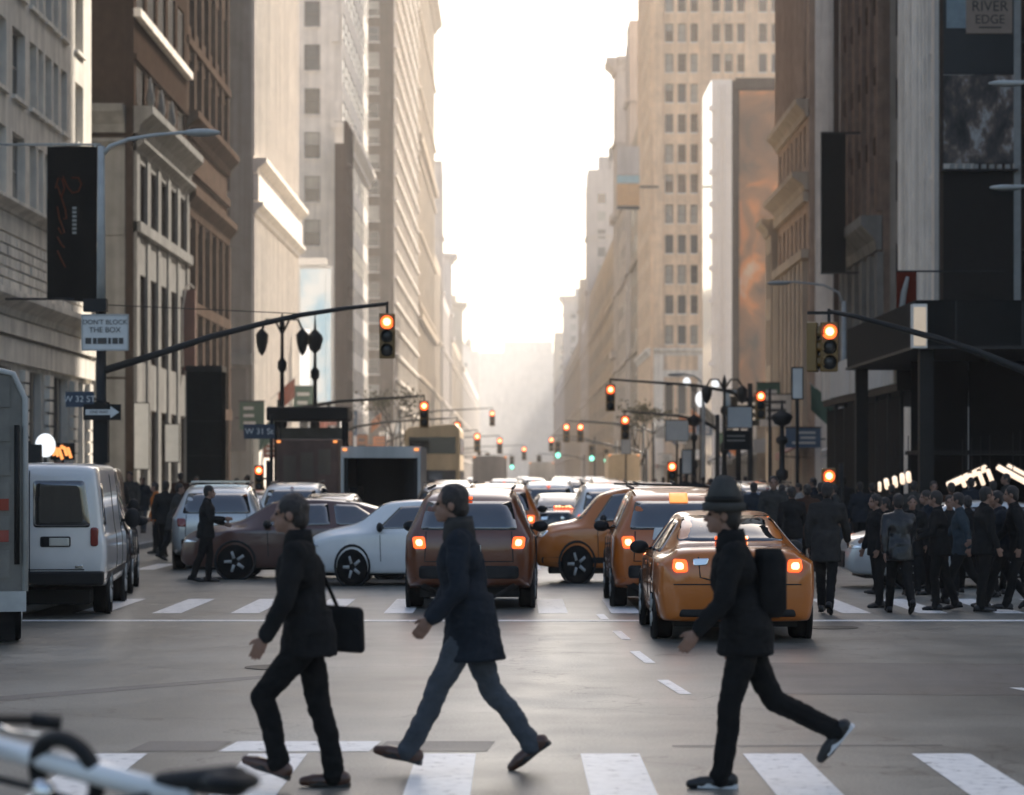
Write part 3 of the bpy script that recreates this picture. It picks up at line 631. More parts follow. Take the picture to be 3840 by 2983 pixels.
def rpoly(pts, r=0.05, n=4):
    """polygon with rounded corners"""
    out = []; N = len(pts)
    for i in range(N):
        p = np.array(pts[i], float); a = np.array(pts[i - 1], float); b = np.array(pts[(i + 1) % N], float)
        da = (a - p); db = (b - p); la = np.linalg.norm(da); lb = np.linalg.norm(db); k = min(r, la * .45, lb * .45)
        s = p + da / la * k; e = p + db / lb * k
        for j in range(n + 1): t = j / n; out.append(s * (1 - t)**2 + 2 * p * t * (1 - t) + e * t * t)
        L = np.linalg.norm(b - p) - 2 * k
        nx = b - db / lb * 0
        m = int(L / 0.12)
        for j in range(1, m + 1): out.append(e + (b - p) / lb * L * j / (m + 1))
    return out
class Hull:
    def __init__(s, S):
        s.S = S; L = S['y'][-1]; ys = np.unique(np.concatenate([np.linspace(0, .3, 9), np.linspace(.3, L - .3, 46), np.linspace(L - .3, L, 9)]))
        V = {k: pchip(S['y'], S[k], ys) for k in ('z2', 'z1', 'z0', 'wb', 'wt')}
        rings = []
        for i, y in enumerate(ys):
            z2, z1, z0, wb, wt = (V[k][i] for k in ('z2', 'z1', 'z0', 'wb', 'wt'))
            wl = wb - 0.035; zm = z0 + (z1 - z0) * .55
            half = [(0, z0), (wl - .06, z0), (wl, z0 + .04), (wb + .004, z0 + (z1 - z0) * .4), (wb + .01, zm), (wb, z1 - .03), (wb - .025, z1), (wt + .02, z2 - min(.09, (z2 - z1) * .5)), (wt - .04, z2 - .015), (wt * .5, z2), (0, z2 + .004)]
            half = chaikin(half, 2)
            ring = [(q[0], y, q[1]) for q in half] + [(-q[0], y, q[1]) for q in half[-2:0:-1]]
            rings.append([Vector(q) for q in ring])
        s.mb = MB(); s.mb.rings(rings); s.bvh = BVHTree.FromPolygons([Vector(v) for v in s.mb.v], s.mb.f)
        s.L = L
    def panel(s, pts, view, off=0.006, r=0.05, rings=4):
        P = rpoly(pts, r); c = sum(P) / len(P); vs = []; fs = []; N = len(P)
        def proj(p, o):
            if view == 'rear': org, d = Vector((p[0], -3, p[1])), Vector((0, 1, 0))
            elif view == 'front': org, d = Vector((p[0], s.L + 3, p[1])), Vector((0, -1, 0))
            elif view == 'left': org, d = Vector((-4, p[0], p[1])), Vector((1, 0, 0))
            else: org, d = Vector((4, p[0], p[1])), Vector((-1, 0, 0))
            h = s.bvh.ray_cast(org, d)
            if h[0] is None: return None
            n = h[1]
            if n.dot(d) > 0: n = -n
            return h[0] + n * o
        lev = [(1.0, -0.02)] + [(1 - k / rings, off) for k in range(rings)]
        for sc, o in lev:
            for p in P:
                q = proj(c + (p - c) * sc, o)
                if q is None: q = vs[-1] if vs else Vector((0, 0, 0))
                vs.append(q)
        vs.append(proj(c, off) or vs[-1])
        for i in range(len(lev) - 1):
            for j in range(N): fs.append((i * N + j, i * N + (j + 1) % N, (i + 1) * N + (j + 1) % N, (i + 1) * N + j))
        k = (len(lev) - 1) * N
        for j in range(N): fs.append((k + j, k + (j + 1) % N, len(vs) - 1))
        m = MB(); m.add(vs, fs); return m

def wheel(parent, x, y, r=0.33, w=0.22, rim_m=None):
    s = 1 if x > 0 else -1
    t = MB().lathe([(r * .62, -w / 2), (r * .93, -w / 2), (r, -w * .36), (r, w * .36), (r * .93, w / 2), (r * .62, w / 2), (r * .6, 0)], (0, 0, 0), 'X', 22).build('wheel', M_RUBBER, parent, True, (x, y, r))
    m = MB().lathe([(0.03, s * w * .46), (r * .2, s * w * .47), (r * .24, s * w * .4), (r * .6, s * w * .42), (r * .64, s * w * .5), (r * .60, s * w * .1), (0.03, s * w * .1)], (0, 0, 0), 'X', 18)
    for k in range(5):
        a = 2 * pi * k / 5; m.tube((s * w * .45, cos(a) * r * .18, sin(a) * r * .18), (s * w * .45, cos(a) * r * .6, sin(a) * r * .6), .035, .03, 6)
    m.build('rim', rim_m or M_STEEL, t, True)
    return t
def brake_light(parent, hull, pts, view='rear', lit=True, core=None, label=None):
    t = hull.panel(pts, view, 0.012, 0.04).build('tail_light', M_TAIL if lit else M_TAILD, parent, True)
    if lit:
        q = core or [((p[0] - sum(a[0] for a in pts) / len(pts)) * .55 + sum(a[0] for a in pts) / len(pts), (p[1] - sum(a[1] for a in pts) / len(pts)) * .55 + sum(a[1] for a in pts) / len(pts)) for p in pts]
        hull.panel(q, view, 0.02, 0.04).build('bulb', M_BULB, t, True)
    return t
def mir(p): return [(-a, b) for a, b in p]
SED = dict(y=[0, .04, .2, .55, .85, 1.25, 1.75, 2.4, 3.0, 3.75, 4.4, 4.7, 4.8], z2=[.84, 1.0, 1.07, 1.09, 1.12, 1.30, 1.42, 1.465, 1.43, 1.06, .93, .80, .62], z1=[.72, .88, .93, .94, .95, .96, .96, .95, .93, .90, .82, .70, .52],
           z0=[.30, .25, .23, .22, .21, .20, .2, .2, .2, .2, .22, .25, .32], wb=[.70, .82, .88, .90, .91, .91, .91, .91, .91, .90, .86, .74, .60], wt=[.55, .67, .70, .69, .66, .60, .57, .57, .58, .68, .72, .62, .50])
SUV = dict(y=[0, .05, .2, .45, .8, 1.5, 2.4, 3.0, 3.55, 4.1, 4.35, 4.45], z2=[1.0, 1.14, 1.42, 1.6, 1.66, 1.7, 1.68, 1.56, 1.12, 1.02, .88, .70], z1=[.84, 1.0, 1.05, 1.06, 1.06, 1.04, 1.02, 1.0, .98, .90, .76, .58],
           z0=[.42, .36, .32, .28, .26, .26, .26, .26, .26, .28, .3, .38], wb=[.74, .83, .89, .91, .915, .915, .915, .915, .90, .86, .76, .62], wt=[.62, .69, .67, .65, .64, .63, .63, .63, .72, .72, .64, .50])
VAN = dict(y=[0, .04, .15, .5, 1.5, 3.5, 4.2, 4.6, 5.0, 5.5, 5.7], z2=[1.86, 1.97, 2.03, 2.05, 2.06, 2.06, 2.01, 1.75, 1.3, 1.1, .8], z1=[1.05, 1.08, 1.1, 1.1, 1.1, 1.1, 1.1, 1.08, 1.02, .85, .65],
           z0=[.52, .48, .45, .4, .36, .36, .36, .36, .38, .42, .5], wb=[.93, .975, .995, 1, 1, 1, 1, 1, .97, .88, .7], wt=[.82, .85, .86, .87, .87, .87, .85, .8, .8, .74, .6])
HULLS = {}
def hull(nm):
    if nm not in HULLS: HULLS[nm] = Hull(dict(sedan=SED, suv=SUV, van=VAN)[nm])
    return HULLS[nm]
def seam(parent, h, pts, view, name='door_seam', r=0.008):
    """a shut line between two panels, laid on the body as a thin dark bead"""
    out = []
    for a, b in zip(pts[:-1], pts[1:]):
        n = max(2, int(math.dist(a, b) / 0.08))
        for k in range(n + (1 if b is pts[-1] else 0)):
            p = (a[0] + (b[0] - a[0]) * k / n, a[1] + (b[1] - a[1]) * k / n)
            if view == 'rear': hit = h.bvh.ray_cast(Vector((p[0], -3, p[1])), Vector((0, 1, 0)))
            elif view == 'left': hit = h.bvh.ray_cast(Vector((-4, p[0], p[1])), Vector((1, 0, 0)))
            else: hit = h.bvh.ray_cast(Vector((4, p[0], p[1])), Vector((-1, 0, 0)))
            if hit[0] is not None: out.append(hit[0])
    if len(out) > 2: return MB().path(out, r, 5).build(name, M_PLAST, parent)
def car(kind, m, label, cat, loc, rz, group=None, lit=True, name='parked_car', taxi=False, roofsign=None, plate=None, rack=False, nodetail=False):
    h = hull(kind); root = thing(name, label, cat, loc, R(rz), group)
    h.mb.build('body', m, root, True)
    P = lambda pts, view, nm, mm, off=.006, r=.05: h.panel(pts, view, off, r).build(nm, mm, root, True)
    L = h.L
    if kind == 'sedan':
        P([(-.63, 1.13), (.63, 1.13), (.51, 1.412), (-.51, 1.412)], 'rear', 'rear_window', M_CGLASS)
        P([(-.62, 1.10), (.62, 1.10), (.50, 1.385), (-.50, 1.385)], 'front', 'windshield', M_CGLASS)
        for sd in ('left', 'right'):
            P([(1.05, 1.0), (1.95, .99), (2.02, 1.36), (1.62, 1.345)], sd, 'side_window', M_CGLASS); P([(2.06, .99), (3.25, .97), (2.78, 1.35), (2.12, 1.37)], sd, 'side_window', M_CGLASS)
            seam(root, h, [(2.02, .42), (2.0, .95)], sd); seam(root, h, [(3.18, .42), (3.2, .94)], sd); seam(root, h, [(1.2, .7), (1.05, .95)], sd)
            P([(2.1, .82), (2.3, .82), (2.3, .86), (2.1, .86)], sd, 'door_handle', m, .02, .01); P([(1.2, .82), (1.4, .82), (1.4, .86), (1.2, .86)], sd, 'door_handle', m, .02, .01)
        tl = [(.46, .80), (.66, .76), (.72, .80), (.70, .94), (.48, .93)]
        tl = [(.555, .80), (.70, .795), (.735, .84), (.72, .945), (.57, .94)]
        for sgn in (1, -1):
            p = tl if sgn > 0 else mir(tl); brake_light(root, h, p, lit=lit)
            q = [(.34, .88), (.50, .87), (.50, .95), (.32, .955)]; P(q if sgn > 0 else mir(q), 'rear', 'reverse_lens', M_CHROME, .008, .02)
            q = [(.50, .60), (.72, .58), (.72, .67), (.52, .70)]; P([(.45, .70), (.66, .66), (.86, .68), (.80, .72), (.5, .73)] if sgn > 0 else mir([(.45, .70), (.66, .66), (.86, .68), (.80, .72), (.5, .73)]), 'front', 'headlight', M_CHROME, .008, .03)
        P([(-.24, .70), (.24, .70), (.24, .82), (-.24, .82)], 'rear', 'plate_recess', m, .004, .03)
        P([(-.155, .715), (.155, .715), (.155, .80), (-.155, .80)], 'rear', 'number_plate', M_PLATE, .014, .012)
        P([(-.66, .30), (.66, .30), (.64, .38), (-.64, .38)], 'rear', 'bumper_trim', M_PLAST, .01, .03)
        seam(root, h, [(-.72, .66), (.72, .66)], 'rear', 'bumper_seam'); seam(root, h, [(-.44, .97), (-.42, .74), (-.30, .71)], 'rear', 'boot_seam'); seam(root, h, [(.44, .97), (.42, .74), (.30, .71)], 'rear', 'boot_seam')
        MB().lathe([(.045, 0), (.06, .004), (.045, .012), (.03, .008)], (0, 0, 0), 'Y', 16).build('badge', M_CHROME, root, True, (0, -.0, .90)).location.y = -.012
        if lit: P([(-.19, 1.135), (.19, 1.135), (.18, 1.17), (-.18, 1.17)], 'rear', 'high_brake_light', M_TAIL, .016, .01); [P([(-.15 + i * .075, 1.143), (-.10 + i * .075, 1.143), (-.10 + i * .075, 1.163), (-.15 + i * .075, 1.163)], 'rear', 'brake_led', M_BULB, .024, .008) for i in range(5)]
        P([(-.4, .34), (.4, .34), (.45, .62), (-.45, .62)], 'front', 'grille', M_PLAST, .008, .05)
        wy = (1.0, 3.78); wr = .325; wx = .80
    elif kind == 'suv':
        P([(-.68, 1.12), (.68, 1.12), (.59, 1.52), (-.59, 1.52)], 'rear', 'rear_window', M_CGLASS)
        P([(-.7, 1.12), (.7, 1.12), (.58, 1.58), (-.58, 1.58)], 'front', 'windshield', M_CGLASS)
        for sd in ('left', 'right'):
            P([(.42, 1.12), (1.0, 1.12), (1.0, 1.56), (.62, 1.52)], sd, 'side_window', M_CGLASS); P([(1.06, 1.12), (2.0, 1.1), (2.0, 1.6), (1.06, 1.58)], sd, 'side_window', M_CGLASS); P([(2.06, 1.1), (3.2, 1.07), (2.8, 1.55), (2.06, 1.6)], sd, 'side_window', M_CGLASS)
            seam(root, h, [(2.03, .45), (2.03, 1.05)], sd); seam(root, h, [(3.1, .45), (3.12, 1.03)], sd); seam(root, h, [(1.25, .75), (1.03, 1.05)], sd)
            P([(.0 + .02, .36), (4.3, .36), (4.3, .46), (.02, .46)], sd, 'sill_trim', M_PLAST, .01, .03)
        tl = [(.66, .90), (.80, .90), (.80, 1.07), (.66, 1.07)]
        tl = [(.60, .86), (.77, .86), (.79, 1.02), (.62, 1.03)]
        for sgn in (1, -1):
            brake_light(root, h, tl if sgn > 0 else mir(tl), lit=lit)
            q = [(.5, .82), (.78, .8), (.78, .92), (.52, .93)]; P(q if sgn > 0 else mir(q), 'front', 'headlight', M_CHROME, .008, .03)
            MB().tube((sgn * .60, .7, 1.70), (sgn * .60, 2.7, 1.735), .02, .02, 6).build('roof_rail', M_PLAST, root)
        P([(-.17, .80), (.17, .80), (.17, .91), (-.17, .91)], 'rear', 'number_plate', M_PLATE, .014, .012)
        P([(-.70, .44), (.70, .44), (.70, .62), (-.70, .62)], 'rear', 'bumper', M_PLAST, .02, .05)
        seam(root, h, [(-.6, 1.1), (-.62, .68), (.62, .68), (.6, 1.1)], 'rear', 'tailgate_seam')
        if lit: P([(-.04, 1.55), (.04, 1.55), (.04, 1.575), (-.04, 1.575)], 'rear', 'high_brake_light', M_TAIL, .016, .01)
        P([(-.4, .5), (.4, .5), (.45, .85), (-.45, .85)], 'front', 'grille', M_PLAST, .008, .05)
        wy = (.92, 3.55); wr = .345; wx = .80
    else:
        P([(-.80, 1.2), (-.05, 1.2), (-.05, 1.82), (-.72, 1.82)], 'rear', 'rear_window', M_CGLASS); P([(.05, 1.2), (.80, 1.2), (.72, 1.82), (.05, 1.82)], 'rear', 'rear_window', M_CGLASS)
        P([(-.74, 1.2), (.74, 1.2), (.66, 1.82), (-.66, 1.82)], 'front', 'windshield', M_CGLASS)
        P([(.18, 1.22), (.62, 1.22), (.62, 1.78), (.28, 1.78)], 'right', 'side_window', M_CGLASS)
        for sd in ('left', 'right'):
            P([(3.7, 1.15), (4.6, 1.15), (4.35, 1.72), (3.75, 1.75)], sd, 'side_window', M_CGLASS); seam(root, h, [(3.6, .5), (3.6, 1.9)], sd); seam(root, h, [(2.3, .5), (2.3, 1.9)], sd)
            P([(.02, .5), (5.2, .5), (5.2, .6), (.02, .6)], sd, 'sill_trim', M_PLAST, .01, .03)
        for sgn in (1, -1):
            q = [(.80, .95), (.90, .95), (.90, 1.2), (.80, 1.2)]; brake_light(root, h, q if sgn > 0 else mir(q), lit=False)
        seam(root, h, [(0, .62), (0, 1.95)], 'rear', 'door_seam'); seam(root, h, [(-.72, .64), (.72, .64)], 'rear', 'door_seam')
        P([(.14, .94), (.54, .94), (.54, 1.08), (.14, 1.08)], 'rear', 'plate_recess', M_PLAST, .006, .03)
        P([(.26, .955), (.52, .955), (.52, 1.06), (.26, 1.06)], 'rear', 'number_plate', M_PLATE, .016, .012)
        bb = MB().box(-.98, .98, -.14, .08, .44, .62).build('bumper', M_PLAST, root); bevelled(bb, .03)
        P([(.6, .66), (.7, .66), (.7, .7), (.6, .7)], 'rear', 'door_handle', M_CHROME, .02, .01)
        wy = (1.3, 4.75); wr = .36; wx = .87
    for y in wy:
        for sx in (-1, 1):
            wheel(root, sx * wx, y, wr, .23)
            MB().lathe([(wr + .015, sx * .06), (wr + .015, sx * .118), (wr + .05, sx * .122), (wr + .06, sx * .10), (wr + .06, sx * .06)], (sx * wx, y, wr + .01), 'X', 22).build('wheel_arch', M_PLAST, root, True)
    MB().box(-wx + .1, wx - .1, .25, L - .3, .17, .36).build('underbody', M_BLACK, root)
    for sx in (-1, 1):                                            # door mirrors
        ym = {'sedan': 3.2, 'suv': 3.0, 'van': 4.55}[kind]; zm = {'sedan': 1.0, 'suv': 1.12, 'van': 1.25}[kind]; wx2 = {'sedan': .96, 'suv': .98, 'van': 1.1}[kind]
        mm = MB().ball((sx * wx2, ym, zm), (.12, .07, .085 if kind != 'van' else .15), 12, 8); mm.tube((sx * (wx2 - .2), ym + .02, zm - .04), (sx * wx2, ym, zm - .02), .025, .025, 6)
        mm.build('door_mirror', M_PLAST, root, True)
    if taxi:
        zt = {'sedan': 1.465, 'suv': 1.70, 'van': 2.06}[kind]; yt = {'sedan': 2.3, 'suv': 2.2, 'van': 3}[kind]
        if roofsign == 'ad':                                      # a wedge shaped advertising topper
            s = MB().rings([[(x, yt - .65, zt), (x, yt + .65, zt), (x, yt + .55, zt + .33), (x, yt - .55, zt + .33)] for x in (-.16, .16)]).build('roof_sign', M_SIGNW, root); MB().box(-.17, .17, yt - .6, yt + .6, zt + .31, zt + .36).build('sign_cap', M_PLAST, s)
        else:
            s = MB().box(-.22, .22, yt, yt + .16, zt + .0, zt + .13).build('roof_light', M_SIGNW, root)
    if plate: lettering(plate, .085, M_SIGNK, root, (0, -.026 if kind == 'sedan' else -.0, .757 if kind == 'sedan' else .855), (R(90), 0, 0), 'plate_lettering')
    return root

def at(x, y):                                                     # a measured road point -> (X, distance)
    d = EYE * F / (y - 1012.0); return gx(x, d), d
X, Y = at(1571, 1370)
t1 = car('sedan', M_TAXI, 'orange yellow taxi sedan braking nearest the crosswalk, pale sky in its rear window', 'taxi', (X, 30.0, 0), 0, 'taxis', name='taxi', taxi=False, plate='2U92')
t2 = car('suv', M_TAXID, 'taxi estate half hidden behind the braking taxi sedan, one tail light glowing', 'taxi', (gx(1446, 37.5), 37.5, 0), 0, 'taxis', name='taxi')
h = hull('suv')
h.panel([(-.10, 1.50), (.16, 1.50), (.16, 1.62), (-.10, 1.62)], 'rear', .02, .02).build('high_brake_light', M_ORSIGN, t2, True)
h.panel([(-.36, .98), (.02, .98), (.0, 1.14), (-.33, 1.14)], 'rear', .02, .02).build('window_sticker', M_SIGNW, t2, True)
M_TAXISHADE = mat('taxi_paint_shaded', (.12, .032, .008), .3, var=.08, coat=.8)  # taxi paint darkened: the shade on its rear is in the colour
t3 = car('suv', M_TAXISHADE, 'dark shaded taxi behind the striding walker in jeans, two square brake lights glowing', 'taxi', (gx(1000, 37.3), 37.3, 0), -1.0, 'taxis', name='taxi')
t4 = car('suv', M_TAXI, 'taxi crossing sideways between the two braking taxis in the junction', 'taxi', (gx(1128, 47) + 3.75, 47.2, 0), 90, 'taxis', lit=True, name='taxi', taxi=False); t4.scale = (1, .82, 1)
wc = car('sedan', M_CWHITE, 'silver white car crossing sideways left of the dark taxi', 'car', (gx(655, 46.2) + 3.9, 46.2, 0), 90, 'cars crossing the avenue', lit=False, name='passing_car')
wc.scale = (1, .81, 1)
car('sedan', M_CMAR, 'dark maroon car crossing, its bonnet in front of the silver estate', 'car', (gx(400, 49.0) + 4.75, 49.0, 0), 90, 'cars crossing the avenue', lit=False, name='passing_car')
s1 = car('suv', M_CSILV, 'silver estate with roof bars seen from behind, a person in black before it', 'car', (gx(462, 53), 53, 0), 3, 'traffic beyond the junction', lit=False, name='waiting_car')
for k in range(5): MB().box(-.55, .55, .7 + k * .4, .76 + k * .4, 1.735, 1.775).build('roof_bar', M_CHROME, s1)
van = car('van', M_CWHITE, 'white panel van with dark rear windows parked by the grey truck', 'van', (gx(57, 35), 35.2, 0), 5.0, lit=False, name='parked_van')
car('suv', M_CBLK, 'black car parked just ahead of the white van', 'car', (-6.95, 41.7, 0), 6.0, lit=False, name='parked_car')
car('sedan', M_CSILV, 'pale silver car behind the walkers at the right of the junction', 'car', (gx(1800, 45) + 4.75, 45.2, 0), 92, 'cars crossing the avenue', lit=False, name='passing_car')

# grey step truck at the left edge
tr = thing('parked_truck', 'grey ribbed truck cut off by the left edge of the view', 'truck', (gx(-60, 29.6), 29.6, 0), R(11))
wdt = gx(50, 29.6) - gx(-60, 29.6)
bx = MB().rings([[(-1.75, y, .55), (wdt, y, .55), (wdt, y, 2.78), (wdt - .1, y, 3.0), (wdt - .35, y, 3.08), (-1.75, y, 3.08)] for y in (0, 4.6)]).build('box_body', M_CGREY, tr)
M_TRK = mat('truck_aluminium', (0.15, 0.142, 0.13), 0.38, metal=0.5, var=0.3, scale=1.4, streak=0.3); bx.data.materials[0] = M_TRK
MB().path([(wdt + .01, -.02, .6), (wdt + .01, -.02, 2.75), (wdt - .12, -.02, 3.02), (wdt - .4, -.02, 3.09), (-1.7, -.02, 3.09)], .035, 8).build('corner_trim', M_STEEL, tr, True)
for k in range(6): MB().box(-1.6, wdt - .16, -.03, 0.0, .75 + k * .38, 1.05 + k * .38).build('door_slat', M_TRK, tr)
MB().tube((wdt - .08, -.07, .9), (wdt - .08, -.07, 2.45), .03, .03, 8).build('grab_rail', M_BLACK, tr, True)
MB().box(-1.7, wdt + .02, -.18, .1, .38, .6).build('bumper', M_STEEL, tr)
for z in (1.5, 1.15): MB().box(wdt - .27, wdt - .17, -.05, -.02, z, z + .13).build('tail_light', M_TAILD, tr)
MB().box(wdt - .5, wdt - .36, -.05, -.02, 1.38, 1.6).build('marker_light', M_ORSIGN, tr)
for x in (-1.2, wdt - .18): wheel(tr, x, .75, .40, .3); wheel(tr, x, 3.6, .40, .3)
MB().box(wdt - .75, wdt - .1, -.08, -.03, .05, .4).build('mud_flap', M_RUBBER, tr)
MB().box(-1.6, wdt, 4.6, 5.1, .5, 1.6).build('cab_nose', M_TRK, tr)

def box_truck(label, x0, x1, d, top, m, open_back=False, cabm=None, L=5.0, group=None, name='box_truck', lit=False):
    X0, X1 = gx(x0, d), gx(x1, d); W = X1 - X0; H = gz(top, d)
    t = thing(name, label, 'truck', ((X0 + X1) / 2, d, 0), 0, group); w = W / 2; z0 = .85
    if open_back:
        MB().box(-w, w, 0, L, z0 - .08, z0).build('floor', M_BLACK, t); MB().box(-w, w, 0, L, H - .1, H).build('roof', m, t)
        MB().box(-w, -w + .08, 0, L, z0, H - .1).build('side_panel', m, t); MB().box(w - .08, w, 0, L, z0, H - .1).build('side_panel', m, t)
        MB().box(-w + .08, w - .08, L - .1, L, z0, H - .1).build('bulkhead', M_BLACK, t); MB().box(-w + .08, w - .08, .0, .08, H - .32, H - .1).build('door_roll', m, t)
        for sx in (-1, 1): MB().box(sx * (w - .3) - .12, sx * (w - .3) + .12, .8, 3.4, z0, z0 + 1.2 + .5 * sx).build('cargo', M_BLACK, t); MB().box(sx * (w - .14) - .05, sx * (w - .14) + .05, .1, L - .2, z0, H - .12).build('lining', M_PLAST, t)
        MB().box(-w + .2, w - .2, L - .9, L - .2, z0, H - .3).build('cargo', M_PLAST, t)
    else:
        b = MB().box(-w, w, 0, L, z0, H).build('box_body', m, t); bevelled(b, .05)
        MB().box(-w + .12, -.02, -.02, 0, z0 + .1, H - .2).build('rear_door', m, t); MB().box(.02, w - .12, -.02, 0, z0 + .1, H - .2).build('rear_door', m, t)
    for sx in (-1, 1):
        MB().box(sx * w * .8 - .1, sx * w * .8 + .1, -.06, 0, z0 - .3, z0 - .12).build('tail_light', M_TAIL if lit else M_TAILD, t)
        wheel(t, sx * (w - .2), 1.0, .42, .28); wheel(t, sx * (w - .2), L + .9, .42, .28)
        MB().box(sx * w * .9 - .06, sx * w * .9 + .06, -.04, 0, H - .12, H - .05).build('marker_light', M_ORSIGN, t)
    MB().box(-w + .1, w - .1, -.1, L + .3, .5, z0 - .09).build('chassis', M_BLACK, t)
    c = MB().rings([[(x, L + .1, .6), (x, L + 2.1, .6), (x, L + 2.1, 1.4), (x, L + 1.5, 2.3), (x, L + .1, 2.4)] for x in (-w + .15, w - .15)]).build('cab', cabm or m, t)
    return t
M_TRW = mat('truck_white', (0.5, 0.48, 0.44), 0.5, var=0.12, scale=0.8, streak=0.3)
M_TRT = mat('truck_tan', (0.5, 0.38, 0.24), 0.5, var=0.15, scale=0.8, streak=0.2)
M_TRB = mat('truck_rust', (0.15, 0.085, 0.06), 0.6, var=0.35, scale=1.2, streak=0.3)
box_truck('box truck with its open rear showing a black cargo hold', 727, 897, 74, 952, M_TRW, True, group='traffic beyond the junction')
b3 = box_truck('rust brown delivery truck with pale panels left of the open box truck', 588, 722, 84, 936, M_TRB, group='traffic beyond the junction')
for k in range(3): MB().box(-.75 + k * .55, -.35 + k * .55, -.05, -.021, 1.6 + .15 * k, 2.5 + .1 * k).build('poster', M_TAN2, b3)
box_truck('white box truck far down the left lanes', 1008, 1082, 165, 972, M_TRW, lit=True, group='traffic beyond the junction', L=6)
box_truck('tan delivery truck far down the right lanes', 1297, 1365, 172, 968, M_TRT, lit=True, group='traffic beyond the junction', L=6)
box_truck('small white van body far off between the two box trucks', 1128, 1182, 215, 985, M_TRW, group='traffic beyond the junction', L=5)
bus = thing('tour_bus', 'tan double decker bus with a curved roof edge behind the trucks', 'bus', (gx(922, 128), 128, 0), 0, 'traffic beyond the junction')
bw = 1.32
bo = MB().rings([[(-bw, y, .4), (bw, y, .4), (bw, y, 4.1), (bw - .2, y, 4.35), (-bw + .2, y, 4.2), (-bw, y, 3.95)] for y in (0, 10)]).build('body', M_TRT, bus); bevelled(bo, .08)
for z in (1.3, 2.9): MB().box(-bw + .2, bw - .2, -.03, .02, z, z + .8).build('rear_window', M_CGLASS, bus); [MB().box(sx * (bw + .01) - .02, sx * (bw + .01) + .02, .5, 9.5, z, z + .8).build('side_window', M_CGLASS, bus) for sx in (-1, 1)]
for sx in (-1, 1): wheel(bus, sx * 1.15, 2, .48, .3); wheel(bus, sx * 1.15, 8, .48, .3); MB().box(sx * 1.05 - .12, sx * 1.05 + .12, -.05, 0, .7, 1.0).build('tail_light', M_TAIL, bus)

# the queue beyond the junction: one of each kind, then copies with their own paint
qs = dict(sedan=None, suv=None)
queue = [  # column, distance, kind, paint, label
 (1062, 57, 'suv', M_TAXID, 'taxi with a white rear window just beyond the dark taxi', 1), (955, 63, 'suv', M_CBLK, 'black car over the roof of the dark taxi', 0),
 (1200, 60, 'sedan', M_CBLK, 'black car in the middle lanes beyond the crossing taxi', 1), (1310, 58, 'suv', M_CWHITE, 'white car seen between the crossing taxi and the half hidden taxi', 1),
 (1392, 66, 'suv', M_CWHITE, 'second white car, behind the half hidden taxi', 1), (1500, 62, 'sedan', M_CGREY, 'grey car over the roof of the nearest taxi', 0),
 (1170, 74, 'suv', M_CWHITE, 'white car with its round rear glass in the middle lanes', 1), (1250, 80, 'sedan', M_TAXI, 'taxi in the queue left of the white cars', 1),
 (1045, 84, 'sedan', M_CSILV, 'silver car in the queue beyond the open box truck', 1), (960, 92, 'suv', M_CGREY, 'grey car beside the open box truck', 1),
 (1130, 98, 'sedan', M_TAXI, 'taxi in the centre of the distant queue', 1), (1210, 104, 'suv', M_CBLK, 'black car in the distant queue right of centre', 1),
 (1300, 100, 'suv', M_TAXID, 'taxi in the distant queue under the tan truck', 1), (1395, 92, 'sedan', M_CWHITE, 'white car on the right of the distant queue', 1),
 (1075, 122, 'suv', M_CWHITE, 'white car under the far white truck', 1), (1165, 130, 'sedan', M_CBLK, 'black car far down the centre lane', 1), (1245, 135, 'sedan', M_TAXI, 'small taxi far down the right lane', 1),
 (1050, 150, 'sedan', M_TAXI, 'small taxi far down the left lane', 1), (1200, 165, 'suv', M_CWHITE, 'small white car far down the centre', 1), (1270, 160, 'suv', M_CBLK, 'small black car left of the tan truck', 1),
 (1110, 190, 'sedan', M_CSILV, 'tiny silver car far down the centre', 1), (1160, 215, 'suv', M_TAXI, 'tiny taxi at the far centre', 1), (1230, 205, 'suv', M_CGREY, 'tiny grey car at the far right of the queue', 1),
 (620, 66, 'suv', M_CWHITE, 'white car behind the silver and maroon crossing cars', 0), (690, 60, 'sedan', M_CGREY, 'grey car just left of the open box truck', 0), (545, 70, 'sedan', M_CWHITE, 'white car beyond the estate with roof bars', 0),
 (1640, 64, 'suv', M_CBLK, 'black car beyond the walkers on the right', 0), (1590, 80, 'suv', M_CWHITE, 'white car at the right kerb of the queue', 0)]
for x, d, kd, pm, lab, lit in queue:
    if qs[kd] is None:
        o = car(kd, pm, lab, 'taxi' if 'taxi' in lab else 'car', (gx(x, d), d, 0), 0, 'traffic beyond the junction', lit=True, name='queued_car'); qs[kd] = o
    else:
        o = copy_tree(qs[kd]); o.location = (gx(x, d), d, 0); o.rotation_euler.z = R(random.uniform(-1.5, 1.5)); o['label'] = lab
        o['category'] = 'taxi' if lab.find('taxi') in range(0, 12) or 'taxi' in lab.split()[:2] else 'car'
    for c in kids(o):
        if c.name.startswith('body'): paint(c, pm)
        if not lit and c.name.split('.')[0] in ('tail_light', 'high_brake_light'):
            paint(c, M_TAILD)
            for g in kids(c): paint(g, M_TAILD)
        if not lit and c.name.startswith('brake_led'): paint(c, M_TAILD)
    o['category'] = 'taxi' if lab.startswith(('taxi', 'small taxi', 'tiny taxi')) else 'car'
